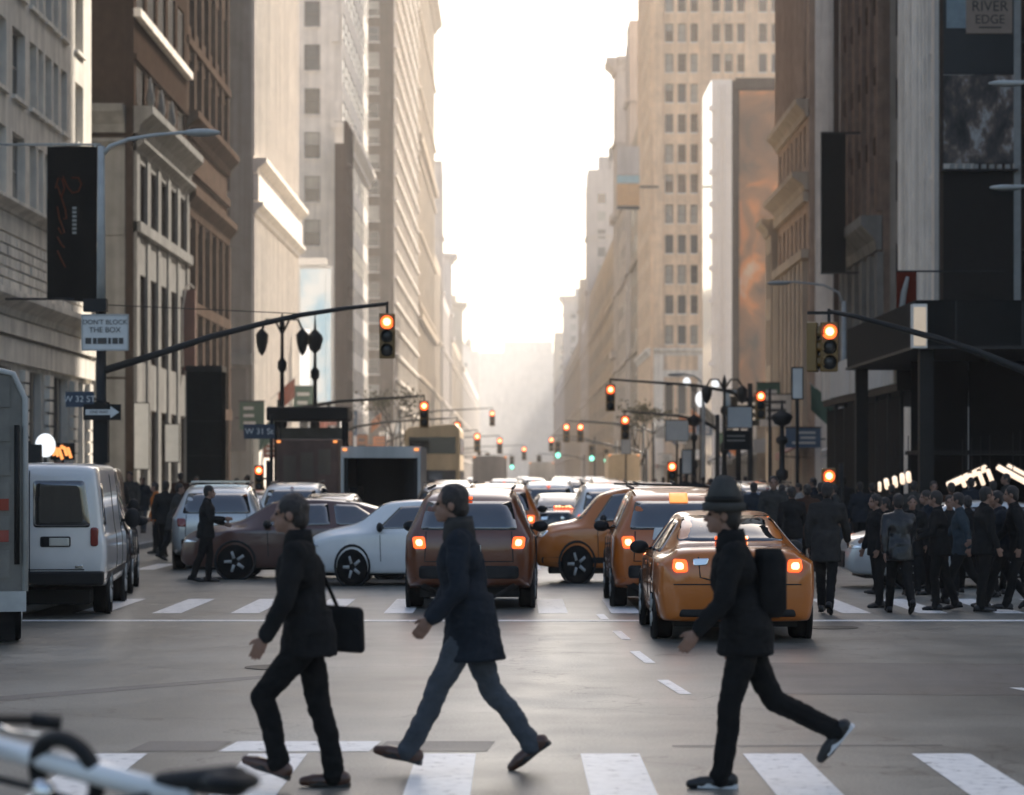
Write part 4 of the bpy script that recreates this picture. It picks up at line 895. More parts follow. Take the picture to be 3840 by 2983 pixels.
# ------------------------------------------------------------ street furniture
def signal_head(parent, c, rz=0, s=1.0, lit='red', face=1):
    """three lens signal hanging at c (its top), facing the camera"""
    M = Matrix.Rotation(R(rz), 4, 'Z'); c = Vector(c)
    def loc(p): return c + M @ Vector(p) * s
    g = MB().cbox((0, 0, -.5 * s), (.34 * s, .2 * s, .98 * s)); hd = g.build('signal_head', M_SIGY, parent, False, c, R(rz)); bevelled(hd, .025 * s)
    for i, z in enumerate((-.2, -.5, -.8)):
        on = (lit == 'red' and i == 0) or (lit == 'green' and i == 2)
        mm = (M_RED if lit == 'red' else M_GREEN) if on else M_LENSD
        l = MB().lathe([(.15 * s, 0), (.15 * s, -.02 * s), (.09 * s, -.05 * s), (.01, -.06 * s)], (0, -.1 * s, z * s), 'Y', 18).build('lens', mm, hd, True)
        if on and lit == 'red': MB().lathe([(.082 * s, -.052 * s), (.05 * s, -.066 * s), (.01, -.072 * s)], (0, -.1 * s, z * s), 'Y', 14).build('lens_core', M_REDC, hd, True)
        v = MB(); v.rings([[(.15 * s * cos(a), y, z * s + .15 * s * sin(a)) for a in [R(-30 + 240 * k / 12) for k in range(13)]] + [(.135 * s * cos(a), y, z * s + .135 * s * sin(a)) for a in [R(210 - 240 * k / 12) for k in range(13)]] for y in (-.1 * s, -.27 * s)]); v.build('visor', M_SIGY, hd)
    return hd
def mast(label, pole, top, arm, lamp=None, d=58, group='traffic signals', lit='red', s=1.0, rod=True, heads=None, name='traffic_signal', side_sig=True):
    t = thing(name, label, 'traffic signal', (pole[0], pole[1], 0.13), 0, group); px, py = pole; z0 = .13
    MB().lathe([(.26, 0), (.26, .35), (.17, .5), (.12, 1.1), (.105, top)], (0, 0, 0), n=14).build('pole', M_IRON, t, True)
    pts = [Vector(p) - Vector((px, py, z0)) for p in arm]
    n = len(pts); MB().path(pts, [.085 - .045 * i / (n - 1) for i in range(n)], 8).build('mast_arm', M_IRON, t, True)
    if rod: MB().tube((0, 0, top - .1), pts[int(n * .6)] + Vector((0, 0, .03)), .012, .012, 6).build('guy_rod', M_IRON, t)
    e = pts[-1]
    MB().tube(e + Vector((0, 0, .05)), e + Vector((0, 0, -.22)), .03, .03, 8).build('hanger', M_IRON, t)
    signal_head(t, e + Vector((0, 0, -.2)), 0, s, lit)
    return t
# left corner: combined lamp and signal pole
d = 58; px = gx(216, d)
arm = [(px, d, gz(792, d)), (gx(330, d), d, gz(757, d)), (gx(450, d), d, gz(718, d)), (gx(560, d), d, gz(690, d)), (gx(640, d), d, gz(672, d)), (gx(740, d), d, gz(657, d)), (gx(826, d), d, gz(648, d))]
T = mast('red signal on the long sloping arm from the left corner, cobra lamp above it', (px, d), gz(640, d) - .13, arm)
MB().lathe([(.10, gz(640, d) - .13), (.075, gz(312, d) - .13)], n=12).build('lamp_pole', M_STEEL, T, True)
ap = [Vector((gx(x, d) - px, 0, gz(y, d) - .13)) for x, y in ((214, 335), (235, 312), (275, 297), (330, 288), (400, 282), (440, 281))]
MB().path(ap, [.05, .05, .045, .04, .035, .03], 8).build('lamp_arm', M_STEEL, T, True)
MB().ball(ap[-1] + Vector((-.1, 0, -.02)), (.42, .14, .09), 14, 8).build('lamp_head', M_STEEL, T, True)
MB().box(-.16, .16, -.14, .14, gz(1000, d) , gz(870, d)).build('control_cabinet', M_BLACK, T)
MB().cbox((gx(206, d) - px, -.12, gz(655, d) - .1), (.5, .3, .28)).build('camera_box', M_PLAST, T)
# signs on that corner
def sign(name, label, x0, x1, y0, y1, d, m, cat='sign', th=.03, rim=None):
    X0, X1, Z0, Z1 = gx(x0, d), gx(x1, d), gz(y1, d), gz(y0, d)
    s = thing(name, label, cat, ((X0 + X1) / 2, d, (Z0 + Z1) / 2)); w, hh = X1 - X0, Z1 - Z0
    MB().box(-w / 2, w / 2, 0, th, -hh / 2, hh / 2).build('plate', m, s)
    if rim: 
        MB().box(-w / 2 - .02, w / 2 + .02, -.01, th + .005, hh / 2 - .005, hh / 2 + .03).build('rim', rim, s); MB().box(-w / 2 - .02, w / 2 + .02, -.01, th + .005, -hh / 2 - .03, -hh / 2 + .005).build('rim', rim, s)
        for sx in (-1, 1): MB().box(sx * (w / 2 + .007) - .015, sx * (w / 2 + .007) + .015, -.011, th + .006, -hh / 2 + .006, hh / 2 - .006).build('rim', rim, s)
    return s, w, hh
RX = (R(90), 0, 0)
s, w, hh = sign('road_sign', 'pale rectangular sign asking not to block the box, left corner', 176, 272, 673, 745, 57.6, M_SIGNW, rim=M_STEEL)
lettering("DON'T BLOCK", .145, M_SIGNK, s, (0, -.006, hh * .30), RX); lettering('THE BOX', .165, M_SIGNK, s, (0, -.006, hh * .07), RX)
for i, (x, ww) in enumerate(((-.36, .13), (-.22, .08), (-.06, .2), (.1, .06), (.22, .12), (.35, .1))): MB().box(x - ww / 2, x + ww / 2, -.008, 0, -hh * .34, -hh * .16).build('bold_mark', M_SIGNK, s)
s, w, hh = sign('street_sign', 'dark blue street name plate on the left corner above the one way arrow', 140, 200, 835, 868, 57.8, M_SIGNB); lettering('W 32 ST', .19, M_SIGNW, s, (0, -.008, 0), RX)
MB().box(w / 2, gx(216, 57.8) - s.location.x, .0, .03, -.02, .02).build('bracket', M_IRON, s)
s, w, hh = sign('one_way_sign', 'black one way sign with a white arrow on the left corner', 178, 258, 862, 896, 57.7, M_BLACK)
arrow = MB().rings([[(x, y, z) for x, z in ((-.36, -.06), (.18, -.06), (.18, -.13), (.37, 0), (.18, .13), (.18, .06), (-.36, .06))] for y in (-.008, -.001)]); arrow.build('arrow', M_SIGNW, s)
lettering('ONE WAY', .085, M_BLACK, s, (-.07, -.012, 0), RX)
s, w, hh = sign('street_sign', 'blue street name plate over the left pavement near the black shelter', 520, 586, 905, 936, 76, M_SIGNB); lettering('W 31 St', .24, M_SIGNW, s, (0, -.008, 0), RX)
MB().tube((w / 2 - .1, .06, -3.2), (w / 2 - .1, .06, .5), .05, .04, 8).build('post', M_IRON, s)

# banner hung from the cream building
d = 70; X0, X1 = gx(100, d), gx(207, d)
bn = thing('banner', 'tall black banner with faint red script hanging by the cream building', 'banner', ((X0 + X1) / 2, d, gz(635, d)))
W = X1 - X0; H = gz(312, d) - gz(635, d)
g = MB(); nx, nz = 10, 16
def bw_(u, v): return .05 * sin(u * 5 + v * 2) + .03 * sin(v * 9)
vs = [(-W / 2 + W * i / nx, bw_(i / nx, j / nz) + t, H * j / nz + (.16 * (1 - j / nz) * (i / nx) * -1)) for t in (0, .01) for j in range(nz + 1) for i in range(nx + 1)]
fs = [(t * (nx + 1) * (nz + 1) + j * (nx + 1) + i, t * (nx + 1) * (nz + 1) + j * (nx + 1) + i + 1, t * (nx + 1) * (nz + 1) + (j + 1) * (nx + 1) + i + 1, t * (nx + 1) * (nz + 1) + (j + 1) * (nx + 1) + i) for t in (0, 1) for j in range(nz) for i in range(nx)]
g.add(vs, fs).build('cloth', mat('banner_cloth', (0.010, 0.010, 0.009), 0.8, var=0.15), bn, True)
M_SCR = mat('script_red', (0.11, 0.03, 0.012), 0.7, var=0); 
def scr(pts, r=.022): MB().path([(x * W - W / 2, -.075 + .0 * x, z * H) for x, z in pts], r, 6).build('script_stroke', M_SCR, bn, True)
scr([(.18, .72), (.24, .79), (.32, .78), (.36, .72), (.30, .66)]); scr([(.33, .80), (.42, .73), (.52, .69), (.64, .70), (.70, .75), (.64, .79), (.50, .79)]); scr([(.22, .74), (.30, .66), (.38, .58), (.40, .52), (.34, .52)])
scr([(.22, .60), (.26, .52), (.32, .47), (.36, .43), (.30, .42), (.24, .46)]); scr([(.22, .40), (.30, .35), (.36, .33)]); scr([(.22, .31), (.30, .25), (.38, .20)])
for k in range(7): MB().box((.52 - .5) * W, (.60 - .5) * W, -.09, -.08, (.42 + k * .027) * H, (.435 + k * .027) * H).build('small_letter', M_CGREY, bn)
MB().tube((-W / 2 - 1.1, .05, H + .05), (W / 2 + .1, .05, H + .05), .035, .03, 8).build('top_bar', M_STEEL, bn, True); MB().tube((-W / 2 - 1.1, .05, -.03), (W / 2 - .1, .05, -.03), .03, .03, 8).build('bottom_bar', M_IRON, bn, True)
for k in range(4): MB().tube((-W / 2 + .1 + k * W / 3.4, .05, H - .02), (-W / 2 + .1 + k * W / 3.4, .05, H + .09), .02, .02, 6).build('ring', M_CHROME, bn)
MB().tube((-W / 2 - 1.1, .05, H + .05), (-W / 2 - 4.0, .6, H + .6), .03, .03, 8).build('stay', M_STEEL, bn)

# right corner signal (pole outside the frame) and the other signals down the avenue
d = 51.5
arm = [(gx(2290, d), d, gz(845, d)), (gx(2184, d), d, gz(790, d)), (gx(2090, d), d, gz(752, d)), (gx(2000, d), d, gz(722, d)), (gx(1900, d), d, gz(695, d)), (gx(1830, d), d, gz(676, d)), (gx(1768, d), d, gz(664, d))]
T2 = mast('large red signal on the arm reaching in from the right before white hoarding', (gx(2290, d), d), gz(780, d) - .13, arm, rod=False, s=.98)
e = Vector((gx(1768, d) - gx(2290, d), 0, gz(664, d) - .13))
sg = signal_head(T2, e + Vector((-.30, .12, -.2)), 75, .98, 'none'); MB().box(e.x - .42, e.x + .05, -.03, .03, e.z - .06, e.z - .0).build('cross_bar', M_IRON, T2)
def hanging(label, x, y, d, sx, s=1.0, lit='red', dark=True):
    s *= 1.15
    """signal on its own mast at the kerb: x, y is the lit lens"""
    zt = gz(y, d) + .2 * s + .2; X = gx(x, d); Xp = sx * 9.9
    arm = [(Xp, d, zt - .9), (Xp - sx * .5 * abs(Xp - X) * .3, d, zt - .5)] + [(Xp + (X - Xp) * k, d, zt - .4 * (1 - k)) for k in (.4, .6, .8, 1.0)]
    return mast(label, (Xp, d), zt - .3, arm, d=d, s=s, lit=lit, rod=False)
hanging('second red signal on the left, above the open box truck', 905, 866, 112, -1)
hanging('third red signal on the left, small, past the tan bus', 975, 908, 150, -1, 1.1)
hanging('fourth red signal on the left, tiny, beside the hazy towers', 1018, 931, 205, -1, 1.3)
hanging('faint red signal high against the hazy end of the avenue', 1050, 882, 230, -1, 1.2)
hanging('red signal on the right beside the tan tower, upper of two', 1302, 831, 112, 1)
hanging('red signal on the right beside the tan tower, lower of two', 1333, 896, 130, 1, 1.05)
hanging('small red signal right of the haze, left one of a pair', 1208, 911, 205, 1, 1.3)
hanging('small red signal right of the haze, right one of a pair', 1238, 911, 190, 1, 1.2)
hanging('tiny green signal left of the haze', 1022, 966, 300, -1, 1.2, 'green')
hanging('green signal right of the haze, higher of two', 1190, 948, 260, 1, 1.5, 'green')
hanging('green signal above the tan truck', 1293, 962, 200, 1, 1.0, 'green')
for lab, x, y, d, sx, s_, lt in (('tiny red signal just left of the hazy end block', 1066, 940, 280, -1, 1.5, 'red'), ('second tiny green signal left of the haze, nearer the axis', 1040, 972, 340, -1, 1.6, 'green'), ('tiny red signal right of the hazy end block, high', 1176, 938, 330, 1, 1.6, 'red'),
        ('third tiny green signal, lowest near the street axis', 1092, 978, 400, -1, 1.8, 'green'), ('fourth green signal, right of the street axis', 1150, 976, 380, 1, 1.7, 'green'), ('fifth green signal, by the tan truck on its left', 1262, 956, 240, 1, 1.3, 'green'), ('tiny red signal on the street axis', 1118, 958, 420, -1, 1.9, 'red')):
    hanging(lab, x, y, d, sx, s_, lt)
def post_signal(label, x, y, d, lit='red', s=.8):
    X = gx(x, d); t = thing('traffic_signal', label, 'traffic signal', (X, d, .13), 0, 'traffic signals'); z = gz(y, d) - .13
    MB().lathe([(.16, 0), (.1, .3), (.06, .5), (.055, z + .3)], (.32 * s, .06, 0), n=10).build('pole', M_IRON, t, True); MB().box(0, .3 * s, .03, .09, z - .35 * s, z - .28 * s).build('bracket', M_IRON, t)
    signal_head(t, (0, 0, z + .2 * s), 0, s, lit); return t
post_signal('low red signal on a post before the rust brown truck', 553, 1003, 80)
post_signal('low red signal on a post at the right kerb by the walkers', 1767, 1015, 62, s=.95)
post_signal('small red signal on a post right of the tan truck', 1433, 995, 95, s=1.0)
post_signal('red signal on a post in front of the striped building', 1622, 845, 100, s=1.1)
# pedestrian signal and globe lamp at the left
d = 52; t = thing('pedestrian_signal', 'dark pedestrian signal on a slim post above the white van', 'pedestrian signal', (gx(62, d), d, .13))
MB().tube((0, 0, 0), (0, 0, gz(955, d)), .05, .045, 8).build('post', M_IRON, t, True); MB().box(-.02, .24, -.1, .1, gz(1040, d) + .1, gz(962, d)).build('housing', M_PLAST, t)
d = 60; t = thing('globe_lamp', 'white glowing globe lamp on a post by the left pavement', 'lamp', (gx(97, d), d, .13))
MB().tube((0, 0, 0), (0, 0, gz(968, d) - .13), .05, .04, 8).build('post', M_IRON, t, True); MB().ball((0, 0, gz(950, d) - .13), (.23, .23, .27), 18, 12).build('globe', M_COOL, t, True)
d = 66; t = thing('shop_sign', 'small glowing orange shop sign beside the white globe lamp', 'sign', (gx(133, d), d, gz(962, d)))
MB().box(-.30, .30, 0, .08, -.22, .20).build('panel', M_BLACK, t)
for k, (x, z, l) in enumerate(((-.24, .02, .17), (-.14, -.02, .15), (-.04, -.06, .19), (.08, .0, .15), (.18, -.04, .17), (.0, .1, .06))): MB().cbox((x, -.02, z), (.07, .03, l * 1.6), Matrix.Rotation(R(-18), 3, 'Y')).build('glowing_bar', M_ORSIGN, t)
MB().tube((0, .06, -.2), (0, .06, -gz(962, d) + .13), .04, .04, 8).build('post', M_IRON, t)
d = 52.5; gt = car('van', M_CGREY, 'grey high roofed van ahead of the white van', 'van', (gx(140, 50), 50.5, 0), 7, lit=False, name='parked_van')

# ornate lamp posts and the black shelter on the left
def ornate(label, x, d, ytop, arm_=0):
    t = thing('street_lamp', label, 'street lamp', (gx(x, d), d, .13), 0, 'ornate street lamps'); H = gz(ytop, d) - .13
    MB().lathe([(.3, 0), (.3, .4), (.2, .6), (.16, 1.0), (.22, 1.1), (.13, 1.3), (.09, H * .45), (.17, H * .47), (.17, H * .52), (.08, H * .54), (.07, H * .72), (.16, H * .74), (.16, H * .77), (.06, H * .79), (.05, H * .92)], n=12).build('pole', M_IRON, t, True)
    if arm_:
        for sx in (-1, 1):
            MB().path([(0, 0, H * .9), (sx * .25, 0, H * .97), (sx * .55, 0, H * .97), (sx * .7, 0, H * .92)], .04, 8).build('bracket', M_IRON, t, True)
            MB().lathe([(.03, H * .93), (.22, H * .90), (.2, H * .86), (.12, H * .82), (.02, H * .80)], (sx * .7, 0, 0), n=12).build('lantern', M_IRON, t, True)
        MB().lathe([(.06, H * .92), (.1, H * .95), (.02, H)], n=10).build('finial', M_IRON, t, True)
    else:
        MB().lathe([(.05, H * .86), (.20, H * .88), (.30, H * .93), (.26, H * .95), (.05, H * .98), (.015, H * 1.06)], n=14).build('lantern', M_IRON, t, True)
    return t
ornate('black ornate lamp post with twin lanterns, left of the lit screen', 602, 92, 668, 1)
ornate('black ornate lamp post with a single lantern in front of the lit screen', 672, 96, 694, 0)
ornate('black ornate lamp post at the right before the orange mural', 1545, 105, 800, 1)
ornate('slim dark lamp post left of the rosy building', 1480, 115, 880, 0)
ornate('dark lamp post on the right beside the white hoarding', 1668, 72, 870, 0)
def cobra(label, x0, x1, y, d, xp):
    t = thing('street_lamp', label, 'street lamp', (gx(xp, d), d, .13)); z = gz(y, d) - .13; a, b = gx(x0, d) - gx(xp, d), gx(x1, d) - gx(xp, d)
    MB().lathe([(.16, 0), (.12, .6), (.08, z - .6)], n=12).build('pole', M_STEEL, t, True); MB().path([(0, 0, z - .8), (a * .08, 0, z - .3), (a * .3, 0, z - .05), (a * .7, 0, z + .06), (a * .95, 0, z + .05)], .04, 8).build('arm', M_STEEL, t, True)
    MB().ball((a * .97, 0, z + .02), (.42, .15, .08), 14, 8).build('lamp_head', M_STEEL, t, True); return t
cobra('pale cobra street lamp bending left over the red signal at the right', 1655, 1700, 605, 92, 1800)
cobra('street lamp head poking in at the upper right edge', 2140, 2184, 180, 62, 2330)
cobra('lower street lamp head at the right edge by the dark sign', 2140, 2184, 402, 66, 2330)
cobra('slim lamp with a white head by the right pavement', 1440, 1470, 800, 130, 1500)
d = 86; X0, X1 = gx(568, d), gx(742, d)
sh = thing('bus_shelter', 'black flat roofed shelter on posts before the white fluted tower', 'shelter', ((X0 + X1) / 2, d, .13)); w = (X1 - X0) / 2; z = gz(897, d) - .13
o = MB().box(-w, w, 0, 2.0, z, z + .45).build('roof', M_BLACK, sh); bevelled(o, .06)
for x in (-w + .15, w - .15):
    for y in (.2, 1.8): MB().tube((x, y, 0), (x, y, z), .06, .06, 8).build('post', M_IRON, sh)
MB().box(-w + .3, w - .3, 1.78, 1.8, .4, z - .2).build('glass_panel', M_GLASS3, sh); MB().box(-w + .3, w - .3, 1.2, 1.7, .45, .52).build('bench', M_STEEL, sh)
# lit screens on the left
d = 215; X0, X1 = gx(636, d), gx(708, d)
sc = thing('video_screen', 'bright pale blue screen standing before the cream tower', 'screen', ((X0 + X1) / 2, d, 0)); w = (X1 - X0) / 2; z0, z1 = gz(862, d), gz(566, d)
MB().box(-w, w, 0, .8, z0, z1).build('casing', M_SIGNW, sc)
sm = bpy.data.materials.new('screen_picture'); sm.use_nodes = True; nt = sm.node_tree; bs = nt.nodes['Principled BSDF']
tc = nt.nodes.new('ShaderNodeTexCoord'); n = nt.nodes.new('ShaderNodeTexNoise'); n.inputs['Scale'].default_value = .5; n.inputs['Detail'].default_value = 2
nt.links.new(tc.outputs['Object'], n.inputs['Vector']); rp = nt.nodes.new('ShaderNodeValToRGB'); rp.color_ramp.elements[0].position = .35; rp.color_ramp.elements[0].color = (.42, .62, .70, 1); rp.color_ramp.elements[1].position = .6; rp.color_ramp.elements[1].color = (.9, .86, .78, 1)
nt.links.new(n.outputs[0], rp.inputs[0]); nt.links.new(rp.outputs[0], bs.inputs['Emission Color']); bs.inputs['Emission Strength'].default_value = .31; bs.inputs['Base Color'].default_value = (.1, .1, .1, 1)
MB().box(-w + .2, w * .62, -.1, -.003, z0 + .2, z1 - .3).build('screen', sm, sc)
MB().box(w * .66, w - .1, -.1, -.003, z0 + .2, z1 - .3).build('side_screen', sm, sc); MB().box(-w - .1, w * .7, -.12, .1, z1 + .02, z1 + .6).build('top_box', M_CWHITE, sc)
for sx in (-1, 1): MB().box(sx * w * .8 - .15, sx * w * .8 + .15, .2, .5, 0, z0).build('leg', M_IRON, sc)
d = 190; sc = thing('led_column', 'narrow white glowing column left of the black lantern', 'screen', (gx(650, d), d, 0)); w = gx(662, d) - gx(650, d)
M_LEDW = mat('white_led', (.8, .8, .8), .4, var=0, emit=(1, .97, .92), estr=.33)
MB().box(-w, w, 0, .5, gz(868, d), gz(700, d)).build('casing', M_SIGNW, sc); MB().box(-w + .05, w - .05, -.06, -.003, gz(866, d), gz(702, d)).build('screen', M_LEDW, sc); MB().box(-.2, .2, .1, .4, 0, gz(868, d)).build('leg', M_IRON, sc)
# red vertical neon edge sign on the brown building, dark kiosk and shutters on the left
d = 128; t = thing('blade_sign', 'dark red vertical blade sign with a pale curved edge on the left buildings', 'sign', (gx(392, d), d, gz(790, d))); hh = gz(605, d) - gz(790, d)
MB().box(-.02, .55, 0, .2, 0, hh * .93).build('panel', mat('sign_dark_red', (.09, .018, .01), .5), t); MB().path([(-.05, 0, .2), (-.06, 0, hh * .7), (.1, 0, hh * .95), (.3, 0, hh), (.5, 0, hh * .95)], .05, 6).build('edge_tube', M_TANL, t, True)
d = 92; t = thing('kiosk', 'tall blank dark green hoarding tower on the left pavement', 'hoarding', ((gx(398, d) + gx(472, d)) / 2, d, .13)); w = (gx(472, d) - gx(398, d)) / 2
MB().box(-w, w, 0, 1.4, 0, gz(792, d) - .13).build('body', mat('hoarding_green', (.02, .022, .02), .7), t); MB().box(-w - .03, w + .03, -.03, 1.43, gz(792, d) - .128, gz(788, d)).build('cap', M_IRON, t)
for k in range(1, 4): MB().box(-w - .004, w + .004, -.02, .0, k * 1.2, k * 1.2 + .04).build('batten', M_IRON, t)
# street level shop awnings, lit posters on the brick building
for i, (x0, x1, y0, y1, dd, mm, lab) in enumerate(((286, 318, 1000, 860, 108, M_SIGNW, 'pale poster panel by the stone base, left one'), (352, 382, 985, 905, 108, M_SIGNW, 'pale poster panel by the stone base, right one'))):
    s, w, hh = sign('poster_panel', lab, x0, x1, y1, y0, dd, mm, 'sign', .12, M_BLACK); MB().box(-.05, .05, .02, .1, -hh / 2 - (s.location.z - hh / 2 - .13), -hh / 2).build('post', M_IRON, s)

# ------------------------------------------------------------ right side: hoarding, marquee, billboards
d0, d1 = 72.5, 89.8
M_SHADEPANEL = mat('shade_panel_black', (.007, .007, .007), .9, var=.2, spec=.1)  # near-black for added panels that stand in for deep shade
shd = thing('sidewalk_shed', 'sidewalk shed with white plywood panels over the right pavement', 'scaffold', (10.4, d0, 0.13)); L = d1 - d0
o = MB().box(0, 5.4, 0, L, 4.05, 4.27).build('deck', M_BLACK, shd)
n = 7
for k in range(n):
    y0 = k * L / n; MB().box(-.06, 0, y0 + .03, y0 + L / n - .03, 4.25 + random.uniform(-.03, .03), 5.32 + random.uniform(-.05, .05)).build('plywood_panel', M_SIGNW if k % 3 else M_TANL, shd)
    for x in (.15, 5.2): MB().tube((x, y0 + .1, 0), (x, y0 + .1, 4.05), .06, .06, 8).build('post', M_IRON, shd)
    MB().box(.12, .18, y0 + .16, y0 + L / n - .02, 0, 3.9).build('added_shade_panel', M_SHADEPANEL, shd)  # added black panel, makes the space under the shed read as shade
    if k % 2 == 0: MB().tube((.15, y0 + .1, 1.4), (.15, y0 + L / n, 4.0), .03, .03, 6).build('brace', M_IRON, shd)
MB().box(0, 5.4, -.06, 0, 4.05, 5.3).build('end_panel', M_PLAST, shd)
mq = thing('marquee', 'deep black marquee jutting over the right pavement', 'canopy', (0, 60, 0)); xa = gx(1952, 60)
o = MB().box(xa, 17.1, 0, 12.3, gz(740, 60), gz(640, 60)).build('canopy_body', mat('marquee_black', (.008, .0088, .0082), .8, var=.2, spec=.1), mq); MB().box(xa - .04, 17.15, -.05, 12.35, gz(742, 60) - .02, gz(738, 60)).build('edge_trim', M_IRON, mq)
for k in range(5): MB().box(xa + .9 + k * 1.5, xa + .94 + k * 1.5, -.02, .0, gz(738, 60), gz(641, 60)).build('panel_joint', M_IRON, mq)
for x in (xa + .3, 16.2):
    for y in (.4, 11.6): MB().box(x - .16, x + .16, y - .16, y + .16, .13, gz(740, 60) - .02).build('column', M_BLACK, mq)
t = thing('light_panel', 'pale upright light box at the corner of the black marquee', 'sign', (gx(1936, 61), 59.2, gz(742, 59.2))); MB().box(-.16, .17, 0, .3, 0, gz(648, 59.2) - gz(742, 59.2)).build('casing', M_TANL, t); MB().box(-.13, .14, -.02, -.003, .05, gz(655, 59.2) - gz(742, 59.2)).build('diffuser', mat('light_box_face', (.6, .48, .36), .5, var=.1, emit=(1, .75, .5), estr=.12), t)
d = 66; t = thing('banner', 'dark red hanging banner with a pale curved stripe, right side', 'banner', ((gx(1912, d) + gx(1955, d)) / 2, d, gz(728, d))); w = (gx(1955, d) - gx(1912, d)) / 2; hh = gz(580, d) - gz(728, d)
M_DRED = mat('banner_red', (.10, .016, .008), .75, var=.15); MB().box(-w, w, 0, .03, 0, hh).build('cloth', M_DRED, t); MB().path([(-w * .5, -.03, .1), (-w * .55, -.03, hh * .4), (-w * .3, -.03, hh * .7), (w * .1, -.03, hh * .93)], [.09, .08, .08, .05], 6).build('stripe', M_GREYW, t, True)
MB().tube((-w, .04, hh + .02), (w + 2.2, .04, hh + .02), .025, .025, 6).build('bar', M_IRON, t)
# glowing strip lights of the food stall under the marquee
for k in range(5): MB().box(9.9 + k * 1.45, 11.32 + k * 1.45, 6.5, 6.56, .13, gz(740, 60) - .03).build('added_shade_panel', M_SHADEPANEL, mq)  # added black panels closing the view, painted shade under the marquee
st = thing('food_stall', 'dark street stall with a striped roof, lit by strip lights under the marquee', 'stall', (gx(2070, 64), 64, .13))
MB().box(-1.2, 2.6, 0, 1.8, .3, 1.1).build('counter', M_BLACK, st); MB().box(-1.3, 2.7, -.2, 1.9, 2.25, 2.35).build('roof', M_BLACK, st); [MB().tube((x, y, 0), (x, y, 2.25), .04, .04, 6).build('post', M_IRON, st) for x in (-1.2, 2.6) for y in (0, 1.8)]
def tube_light(lab, x0, y0, x1, y1, d, r=.05, n=1):
    a = Vector((gx(x0, d), d, gz(y0, d))); b = Vector((gx(x1, d), d + .3, gz(y1, d + .3))); t = thing('strip_light', lab, 'strip light', a, 0, 'glowing strip lights under the marquee')
    MB().path([(0, 0, 0), (b - a) * .5, b - a], r, 8).build('tube', M_WARM, t, True); MB().path([(0, .07, .06), (b - a) + Vector((0, .07, .06))], r * .9, 4).build('fitting', M_BLACK, t)
    MB().tube((b - a) * .5 + Vector((0, .07, .06)), (b - a) * .5 + Vector((0, .07, 1.0)), .012, .012, 4).build('hanger', M_IRON, t)
tube_light('longest glowing strip, tilted up to the right', 2022, 1035, 2108, 998, 63, .085)
for k in range(4): tube_light(['short glowing stub under the longest strip, first', 'short glowing stub under the longest strip, second', 'short glowing stub under the longest strip, third', 'short glowing stub under the longest strip, last'][k], 2050 + k * 19, 1018 - k * 5, 2062 + k * 20, 1036 - k * 2, 62.6, .055)
tube_light('glowing strip sloping down to the right at the frame edge, lower', 2128, 996, 2200, 1032, 62, .07); tube_light('glowing strip sloping down to the right at the frame edge, upper', 2150, 994, 2210, 1022, 62.4, .06)
for k in range(6): tube_light(['small glowing bar at the left end of the row of bars', 'second small glowing bar from the left', 'third small glowing bar from the left', 'fourth small glowing bar from the left', 'fifth small glowing bar from the left', 'last small glowing bar, set apart on the right of its row'][k], (1876, 1890, 1908, 1924, 1937, 1963)[k], (1030, 1024, 1019, 1013, 1009, 998)[k], (1880, 1896, 1914, 1929, 1943, 1968)[k], (1046, 1040, 1036, 1029, 1026, 1012)[k], 64, .06 if 0 < k < 5 else .04)
# projecting billboards
def billboard_print():
    m = bpy.data.materials.new('billboard_print'); m.use_nodes = True; nt = m.node_tree; bs = nt.nodes['Principled BSDF']; bs.inputs['Roughness'].default_value = .6
    tc = nt.nodes.new('ShaderNodeTexCoord'); mp = nt.nodes.new('ShaderNodeMapping'); mp.inputs['Rotation'].default_value = (0, .7, 0); mp.inputs['Scale'].default_value = (1.3, 1, .7); nt.links.new(tc.outputs['Object'], mp.inputs[0])
    n = nt.nodes.new('ShaderNodeTexNoise'); n.inputs['Scale'].default_value = .9; n.inputs['Detail'].default_value = 7; n.inputs['Roughness'].default_value = .7; nt.links.new(mp.outputs[0], n.inputs['Vector'])
    rp = nt.nodes.new('ShaderNodeValToRGB'); e = rp.color_ramp.elements; e[0].position = .38; e[0].color = (.012, .013, .014, 1); e[1].position = .62; e[1].color = (.5, .49, .47, 1); x = e.new(.5); x.color = (.08, .07, .065, 1); x = e.new(.55); x.color = (.2, .14, .11, 1)
    nt.links.new(n.outputs[0], rp.inputs[0]); nt.links.new(rp.outputs[0], bs.inputs['Base Color']); return m
d = 88; bb = thing('billboard', 'stacked billboard frame at the upper right, photo panel above a black panel', 'billboard', ((gx(2012, d) + gx(2162, d)) / 2, d, gz(645, d))); w = (gx(2162, d) - gx(2012, d)) / 2
zr = lambda y: gz(y, d) - gz(645, d)
M_BB = billboard_print()
MB().box(-w, w, 0, .12, zr(348), zr(160)).build('photo_panel', M_BB, bb); MB().box(-w, w, 0, .12, 0, zr(365)).build('black_panel', M_BLACK, bb)
MB().box(-w, w, 0, .12, zr(158), zr(-60)).build('dark_panel', mat('panel_slate', (.02, .025, .028), .4, var=.3, scale=.6), bb); MB().box(-w + .1, -w + .78, -.03, -.003, zr(60), zr(-50)).build('sky_patch', mat('print_blue', (.26, .33, .36), .5, var=.15), bb)
pl = MB().box(-.42, w - .06, -.08, -.003, zr(72), zr(-50)).build('placard', mat('placard_tan', (.36, .27, .21), .6, var=.06), bb)
lettering('RIVER', .50, M_SIGNK, bb, (.36, -.09, zr(15)), RX, sx=.95); lettering('EDGE', .42, M_SIGNK, bb, (.36, -.09, zr(43)), RX, sx=.95); MB().box(.0, .75, -.09, -.081, zr(61), zr(58)).build('small_print', M_SIGNK, bb)
